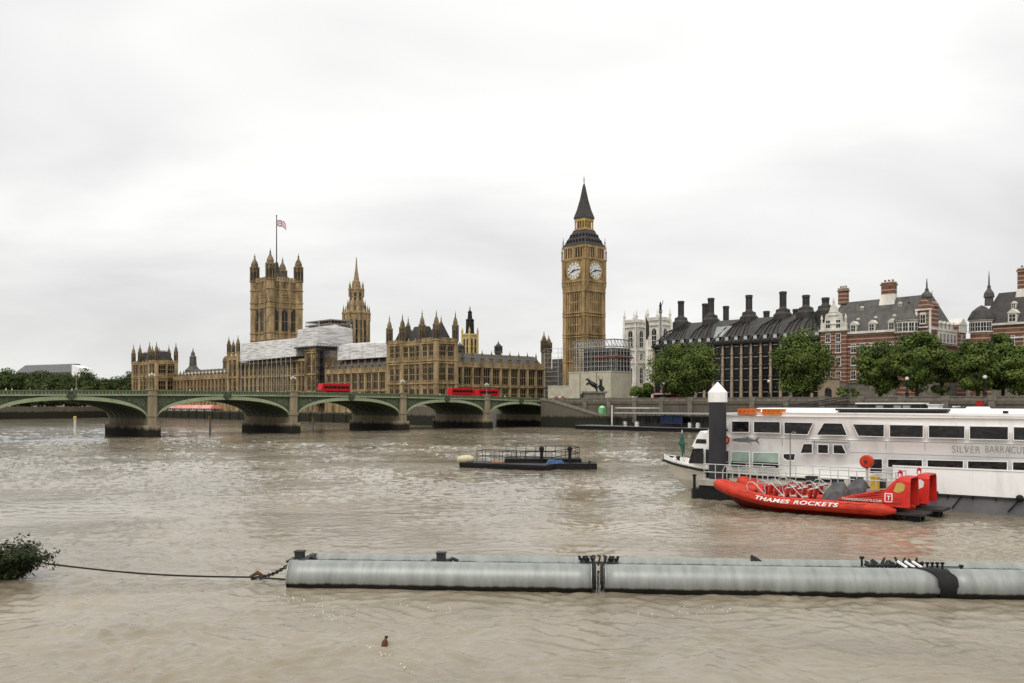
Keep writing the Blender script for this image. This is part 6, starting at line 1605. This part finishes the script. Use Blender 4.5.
    hole = MB(); hole.loft([[(x_, -1.24+.095*(z_-1.0)+o_, z_) for x_, z_ in ((12.55,2.05),(12.9,1.95),(13.3,2.15),(13.35,2.5),(13.1,2.68),(12.75,2.6))] for o_ in (-.06,.02)]); hole.v = [(a+1.75,b_,(c_-1)*1.08+1) for a,b_,c_ in hole.v]; hole.build('port', mat('port yellow', (.45,.33,.09) if front else (.66,.66,.63), .6), po)
    sq = MB()
    for x0_, x1_, z0_, z1_ in ((11.95,12.5,1.85,1.91),(11.95,12.5,1.3,1.36),(11.95,12.01,1.3,1.91),(12.44,12.5,1.3,1.91),(12.1,12.35,1.69,1.74),(12.2,12.26,1.45,1.69)): sq.box(x0_,x1_,-1.245+.095*(z0_-1.0)-.05,-1.2+.095*(z0_-1.0),z0_,z1_)
    sq.v = [(a+1.75,b_,(c_-1)*1.08+1) for a,b_,c_ in sq.v]; sq.build('square_emblem', WHITE, po)
    b = MB(); b.box(14.3,16.4,-1.2,1.2,.45,.62); b.build('swim_platform', GREYDK, t)
    for y in (-.5,.5):
        e = MB(); e.box(15.0,16.0,y-.2,y+.2,-.3,.44); e.build('outdrive', IRON, t)
    b = MB(); b.tube([(12.7,-.5,3.0),(12.7,-.5,3.3),(12.7,.5,3.3),(12.7,.5,3.0)], .05, 6); b.ball((12.7,0,3.32),.13); b.v = [(a+1.75,b_,(c_-1)*1.08+1) for a,b_,c_ in b.v]; b.build('roof_rail', RED, po)
    for s_, sz_, x, z, m_, bo in (('THAMES', .44, 3.9, .66, WHITE, .010), ('ROCKETS', .44, 7.1, .66, WHITE, .010), ('THAMESROCKETS.COM', .26, 10.6, 1.07, OFFW, .006)):
        tm = text_mesh(s_, sz_, m_, .02, .25 if sz_ > .3 else 0, bo, 1.08)
        w_ = max(v.co.x for v in tm.vertices); tgt = (2.95 if s_[0] == 'T' else 3.5) if sz_ > .3 else 2.9
        for v in tm.vertices: v.co.x *= tgt/w_
        if sz_ > .3:                            # wrap the letters onto the round of the tube
            for v in tm.vertices:
                h_ = v.co.y; a_ = h_/.47 + .05
                X = x + v.co.x; out_ = .462 + v.co.z
                v.co = Vector((X, -tc(X) - out_*math.cos(a_), tz(X) + out_*math.sin(a_)))
            link('lettering', tm, t)
        else: link('lettering', tm, t, (x,-1.31,1.29)).rotation_euler = (R(90),0,0)
    return t
O1 = Vector((17.2,75.9,0)) + SD*.35
rib_boat('red rigid inflatable speedboat nearest the camera with white lettering on its tube', O1)
rib_boat('red rigid inflatable speedboat behind the nearer one, against the dock', O1 + SD*.35 + SN*3.75, 1, False)
# ------------------------------------------------------------------ floating grey boom in the foreground
PA = Vector((-10.55,42.5,0)); PB = Vector((22.9,39.85,0)); PD = (PB-PA).normalized(); PN = Vector((-PD.y,PD.x,0)); PT = math.atan2(PD.y,PD.x)
GALV = tide_or_shade('galvanised boom', (0.255, 0.268, 0.252), (.006,.006,.005), .24, .09, .9, .26, .42, (2.6,.7,.7))
for m_ in (GALV,): m_.node_tree.nodes['Principled BSDF'].inputs['Metallic'].default_value = .2; m_.node_tree.nodes['Principled BSDF'].inputs['Specular IOR Level'].default_value = .5
RAD, CZ = .75, .45
def lxp(p, off=0.0):
    a = (p-512)/F; o = PA + PN*off
    return (a*o.y - o.x)/(PD.x - a*PD.y)
GALV_R = tide_or_shade('galvanised rear boom', (0.25, 0.265, 0.245), (.04,.04,.033), .99, .06, .9, .22, .5, (2.6,.7,.7))  # dark edge below the crown is gap shade put into the colour
def boom(label, x0, x1, off):
    t = thing('floating_boom', label, 'boom', PA, PT, 'grey steel boom sections')
    b = MB(); n = 40; nn = 24
    b.loft([[(x0+(x1-x0)*i/nn, off+RAD*math.cos(2*math.pi*k/n), CZ+RAD*math.sin(2*math.pi*k/n)) for k in range(n)] for i in range(nn+1)])
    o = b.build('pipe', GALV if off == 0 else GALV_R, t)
    for i, pol in enumerate(o.data.polygons): pol.use_smooth = len(pol.vertices) == 4
    for q in range(1, 6):
        s = MB(); x = x0 + (x1-x0)*q/6
    for x in (x0+.02, x1-.06, *[x0+(x1-x0)*q/4 for q in (1,2,3)]):
        s = MB(); s.loft([[(x+d, off+(RAD+.012)*math.cos(2*math.pi*k/n), CZ+(RAD+.012)*math.sin(2*math.pi*k/n)) for k in range(n)] for d in (0,.05)])
        s.build('weld_band', GALV if off == 0 else GALV_R, t)
    return t
j1a, j1b, j2a, j2b = lxp(592), lxp(604.5), lxp(936), lxp(947.5)
boom('front left section of the grey floating boom with chain at its end', lxp(288.5,-.3), j1a, 0)
boom('front middle section of the grey floating boom', j1b, j2a, 0)
boom('front right section of the grey floating boom running out of the picture', j2b, 46, 0)
G2 = 1.95
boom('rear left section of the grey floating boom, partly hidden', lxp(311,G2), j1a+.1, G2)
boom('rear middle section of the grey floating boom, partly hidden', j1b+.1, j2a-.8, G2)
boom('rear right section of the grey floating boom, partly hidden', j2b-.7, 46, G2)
def bolts(mb_, x, y, z, n=5, w=.7):
    rnd2 = random.Random(int(x*10))
    for i in range(n):
        q = x-w/2+w*i/(n-1); mb_.lathe(q,y,[(.05,z),(.05,z+.12),(.08,z+.13),(.08,z+.2)],6); 
j = thing('boom_coupling', 'black bolted hinge coupling joining left and middle boom sections', 'coupling', PA, PT)
xm = (j1a+j1b)/2
b = MB()
for y in (-.5,.5):
    for k in range(9):
        a = -.5+k*.42
for k in range(14):
    a0, a1 = math.pi*(1.12-k*.09), math.pi*(1.12-(k+1)*.09)
    for x in (xm-.24, xm+.10):
        b.loft([[(x,r*math.cos(a0)-0,CZ+r*math.sin(a0)),(x+.14,r*math.cos(a0),CZ+r*math.sin(a0)),(x+.14,r*math.cos(a1),CZ+r*math.sin(a1)),(x,r*math.cos(a1),CZ+r*math.sin(a1))] for r in (.56,.80)])
b.lathe(xm,-.58,[(.06,-.2),(.06,1.0)],6); b.build('hinge', RUBBER, j)
b = MB(); b.box(xm-.75,xm+.75,.1,.45,1.19,1.25); b.box(xm-.85,xm-.4,.3,1.5,1.12,1.18); b.box(xm+.45,xm+.95,.3,1.5,1.12,1.18)
for q in (-.66,-.36,.42,.72): bolts(b, xm+q, .35, 1.22, 2, .2); bolts(b, xm+q*1.15, 1.2, 1.17, 2, .22)
for q in (-.25,0,.25): b.tube([(xm+q,.0,1.15),(xm+q+.1,.4,1.5),(xm+q,.8,1.45)], .05, 5)
b.build('bracket', IRON, j)
b = MB(); b.tube([(xm+.02,-.62,.9),(xm+.04,-.78,.5),(xm+.0,-.74,-.1)], .035, 6); b.build('rope', GREY, j)
j = thing('boom_coupling', 'black rubber belt coupling wrapped round the boom near the right edge', 'coupling', PA, PT)
xm = (j2a+j2b)/2
b = MB(); rg2 = []
for k in range(22):
    a = math.pi*(.36+.042*k); sh_ = -1.15*max(0,(math.pi*.80-a)/(math.pi*.44))**1.3
    wd_ = .42 if k < 15 else .34
    rg2.append([(xm+sh_-wd_,r*math.cos(a),CZ+r*math.sin(a)) for r in (.762,.80)] + [(xm+sh_+wd_,r*math.cos(a),CZ+r*math.sin(a)) for r in (.80,.762)])
b.loft(rg2); b.build('belt', RUBBER, j)
b = MB(); b.box(xm-3.1,xm-.8,.55,.95,1.16,1.24)
rnd3 = random.Random(4)
for i in range(13):
    x = xm-3.0+i*.19; b.tube([(x,.5,1.15),(x+rnd3.uniform(-.1,.3),1.0,1.2+rnd3.uniform(.1,.32)),(x+.3,1.5,1.15)], .055, 5)
for i in range(6): b.lathe(xm-.9+i*.22,.45,[(.05,1.1),(.05,1.32),(.09,1.33),(.09,1.42)],6)
b.lathe(xm-3.2,.9,[(.05,1.1),(.05,1.45),(.11,1.46),(.11,1.56)],6); b.lathe(xm+1.0,.4,[(.05,1.1),(.05,1.2),(.1,1.21),(.1,1.32)],6); b.tube([(xm-.4,.42,1.22),(xm+1.0,.4,1.22)], .03, 5)
b.build('bolt_row', IRON, j)
for i in range(3):
    b = MB(); x = xm-1.75+i*.33; b.tube([(x,.5,1.42),(x+.28,.1,1.22)], .06, 5); b.build('white_peg', WHITE, j)
# lugs on top
for p_, lab in ((300,'square steel bollard on the boom\'s left end beside the chain'), (441,'square steel bollard on the boom left of the coupling')):
    x = lxp(p_,G2*.5); t = thing('bollard', lab, 'bollard', PA+PD*x+PN*(1.05 if p_ > 400 else .95)+Vector((0,0,1.0)), PT)
    b = MB(); b.box(-.20,.20,-.2,.2,.08,.42); b.box(-.23,.23,-.23,.23,.42,.48); b.build('post', GREYDK, t)
    b = MB(); b.box(-.5,.45,-.55,.55,-.02,.08); b.tube([(.3,0,.05),(.55,0,.18),(.8,.1,.05)], .09, 6); b.build('base_plate', GREYDK, t)
b = MB(); x = lxp(752,G2); b.loft([[(x-.1,G2-.3,1.1),(x+.5,G2-.3,1.1),(x+.5,G2-.1,1.12),(x-.1,G2-.1,1.14)],[(x-.1,G2-.25,1.42),(x-.02,G2-.25,1.42),(x-.02,G2-.15,1.42),(x-.1,G2-.15,1.42)]])
tag(b.build('fin_bracket', GREYDK, None, False, PA, PT), 'small dark triangular fin on top of the rear boom\'s middle section', 'bracket')
bs = thing('cross_spreader', 'dark steel spreader plates bridging front and rear boom ends', 'bracket', PA, PT)
b = MB(); x = lxp(297,-.2); b.box(x+.05,x+.35,-.1,1.9,1.12,1.2); b.box(x+.1,x+.3,.55,1.4,.5,1.12); b.build('plate', GREYDK, bs)
# chain, rope
ch = thing('chain', 'rusty black chain hanging from the boom\'s left end into the water', 'chain')
c0 = PA + PD*(lxp(292,-.3)) + Vector((0,.1,1.18)); c1 = at(262, 8.6*F/(579.5-403)) + Vector((0,0,.12)); b = MB()
N = 16
for i in range(N):
    f = (i+.5)/N; p_ = c0.lerp(c1, f) + Vector((0,0,-.14*math.sin(math.pi*f))); dv = (c1-c0).normalized()
    e1 = dv; e2 = Vector((0,0,1)).cross(dv).normalized() if i % 2 else dv.cross(Vector((0,0,1)).cross(dv)).normalized()
    pts = [p_ + e1*.11*math.cos(q) + e2*.065*math.sin(q) for q in [2*math.pi*k/10 for k in range(11)]]
    b.tube(pts, .03, 5, 0, False)
b.tube([c1, c1+Vector((-.25,.1,-.02)), c1+Vector((-.55,0,-.08))], .07, 5); b.tube([c1+Vector((-.05,0,-.0)), c1+Vector((-.02,-.25,-.12))], .06, 5)
b.build('links', IRON, ch)
rp = thing('mooring_rope', 'long black rope from the chain across to the leafy clump at left', 'rope')
r0 = at(288, 41.9, .38); r1 = at(252, 43.2, .24); r2 = at(44, 43.9, .78)
pts = [r0, r1] + [r1.lerp(r2, f) + Vector((0,0,-.18*math.sin(math.pi*f))) for f in [k/14 for k in range(1,15)]]
b = MB(); b.tube(pts, .045, 6); b.build('rope', mat('wet rope', (.022,.02,.017), .8, .4, 4), rp)
b = MB(); p_ = at(257, 8.6*F/(577-403)); b.tube([(p_.x-.35,p_.y,.02),(p_.x,p_.y+.05,.2),(p_.x+.35,p_.y,.06)], [.06,.12,.05], 6)
tag(b.build('driftwood', mat('brown driftwood', (.12,.07,.035), .9, .3, 3), None), 'brown driftwood floating beside the rope and chain', 'driftwood')
# leafy clump
Pb = at(17, 44.2)
lc = thing('riverside_bush', 'dark leafy bush hanging over the water at the left edge', 'bush', (Pb.x,Pb.y,0))
rnd4 = random.Random(8); vs = []; fs = []
def clump_leaf(p, s, dr):
    nrm = (dr + Vector((rnd4.uniform(-.8,.8),rnd4.uniform(-.8,.8),rnd4.uniform(-.3,1)))).normalized(); u = nrm.orthogonal().normalized(); v = nrm.cross(u); th = rnd4.uniform(0,6.3)
    u2 = u*math.cos(th)+v*math.sin(th); v2 = nrm.cross(u2); b0 = len(vs)
    vs.extend([tuple(p-u2*s), tuple(p-v2*s*.4), tuple(p+u2*s), tuple(p+v2*s*.4)]); fs.append((b0,b0+1,b0+2,b0+3))
stems = MB()
for i in range(95):
    a = rnd4.uniform(0, 6.28); base = Vector((-.3+.6*math.cos(a)*rnd4.random(), .5*math.sin(a)*rnd4.random(), .1))
    ln = rnd4.uniform(.9,2.2); tip = base + Vector((math.cos(a)*ln*rnd4.uniform(.25,.9), math.sin(a)*ln*.7, ln*rnd4.uniform(.35,1.0)))
    tip.z = min(tip.z, 2.1 - .42*max(0,tip.x+.3)**1.5) ; mid = base.lerp(tip,.5)+Vector((0,0,.3))
    stems.tube([base, mid, tip], [.035,.022,.008], 4)
    for k in range(85):
        f = rnd4.uniform(.1,1.0); p_ = (base.lerp(mid, f*2) if f < .5 else mid.lerp(tip, f*2-1)) + Vector((rnd4.gauss(0,.13),rnd4.gauss(0,.13),rnd4.gauss(0,.12)))
        if p_.z < .02: p_.z = .03+rnd4.random()*.1
        clump_leaf(p_, rnd4.uniform(.06,.15), (p_-base).normalized())
me = bpy.data.meshes.new('foliage'); me.from_pydata(vs, [], fs); me.materials.append(LEAF3); me.update(); link('foliage', me, lc)
stems.build('stems', BARK, lc)
b = MB(); b.lathe(-1.5,.5,[(1.2,-.5),(1.15,1.0),(.9,1.1)],12); tag(b.build('timber_dolphin', PILE, None, False, (Pb.x,Pb.y,0)), 'dark timber mooring stump buried in the leafy bush', 'mooring post')
# foam drifting off the boom
rnd5 = random.Random(21); fm = MB()
for (px0, y0_, px1, y1_, n_, sp_) in ((285,592,360,628,46,7),(300,575,340,600,12,10),(370,648,425,668,30,5),(640,612,760,606,26,5),(330,604,500,612,20,6)):
    for k in range(n_):
        f_ = rnd5.random(); yy = y0_+(y1_-y0_)*f_+rnd5.gauss(0,sp_*.5); pp_ = at(px0+(px1-px0)*f_+rnd5.gauss(0,sp_), CAM_Z*F/(yy-403)); r_ = rnd5.uniform(.008,.03)
        fm.lathe(pp_.x, pp_.y, [(r_*1.6,-.03),(r_*1.3,.012),(r_*.4,.02)], 6)
fo_ = fm.build('foam', OFFW, None); fo_['kind'] = 'stuff'
# floating litter
p_ = at(384.5, 8.6*F/(645-403)); t = thing('floating_bottle', 'brown bottle bobbing upright in the near water', 'bottle', (p_.x,p_.y,0), .4)
b = MB(Matrix.Rotation(R(12),4,'Y')); b.lathe(0,0,[(.09,-.2),(.11,-.1),(.11,.12),(.05,.2),(.045,.27)],12); b.build('body', mat('brown glass', (.10,.035,.015), .15, .3, 4), t, True)
b = MB(Matrix.Rotation(R(12),4,'Y')); b.lathe(.01,0,[(.06,.27),(.06,.32)],10); b.build('cap', IRON, t)
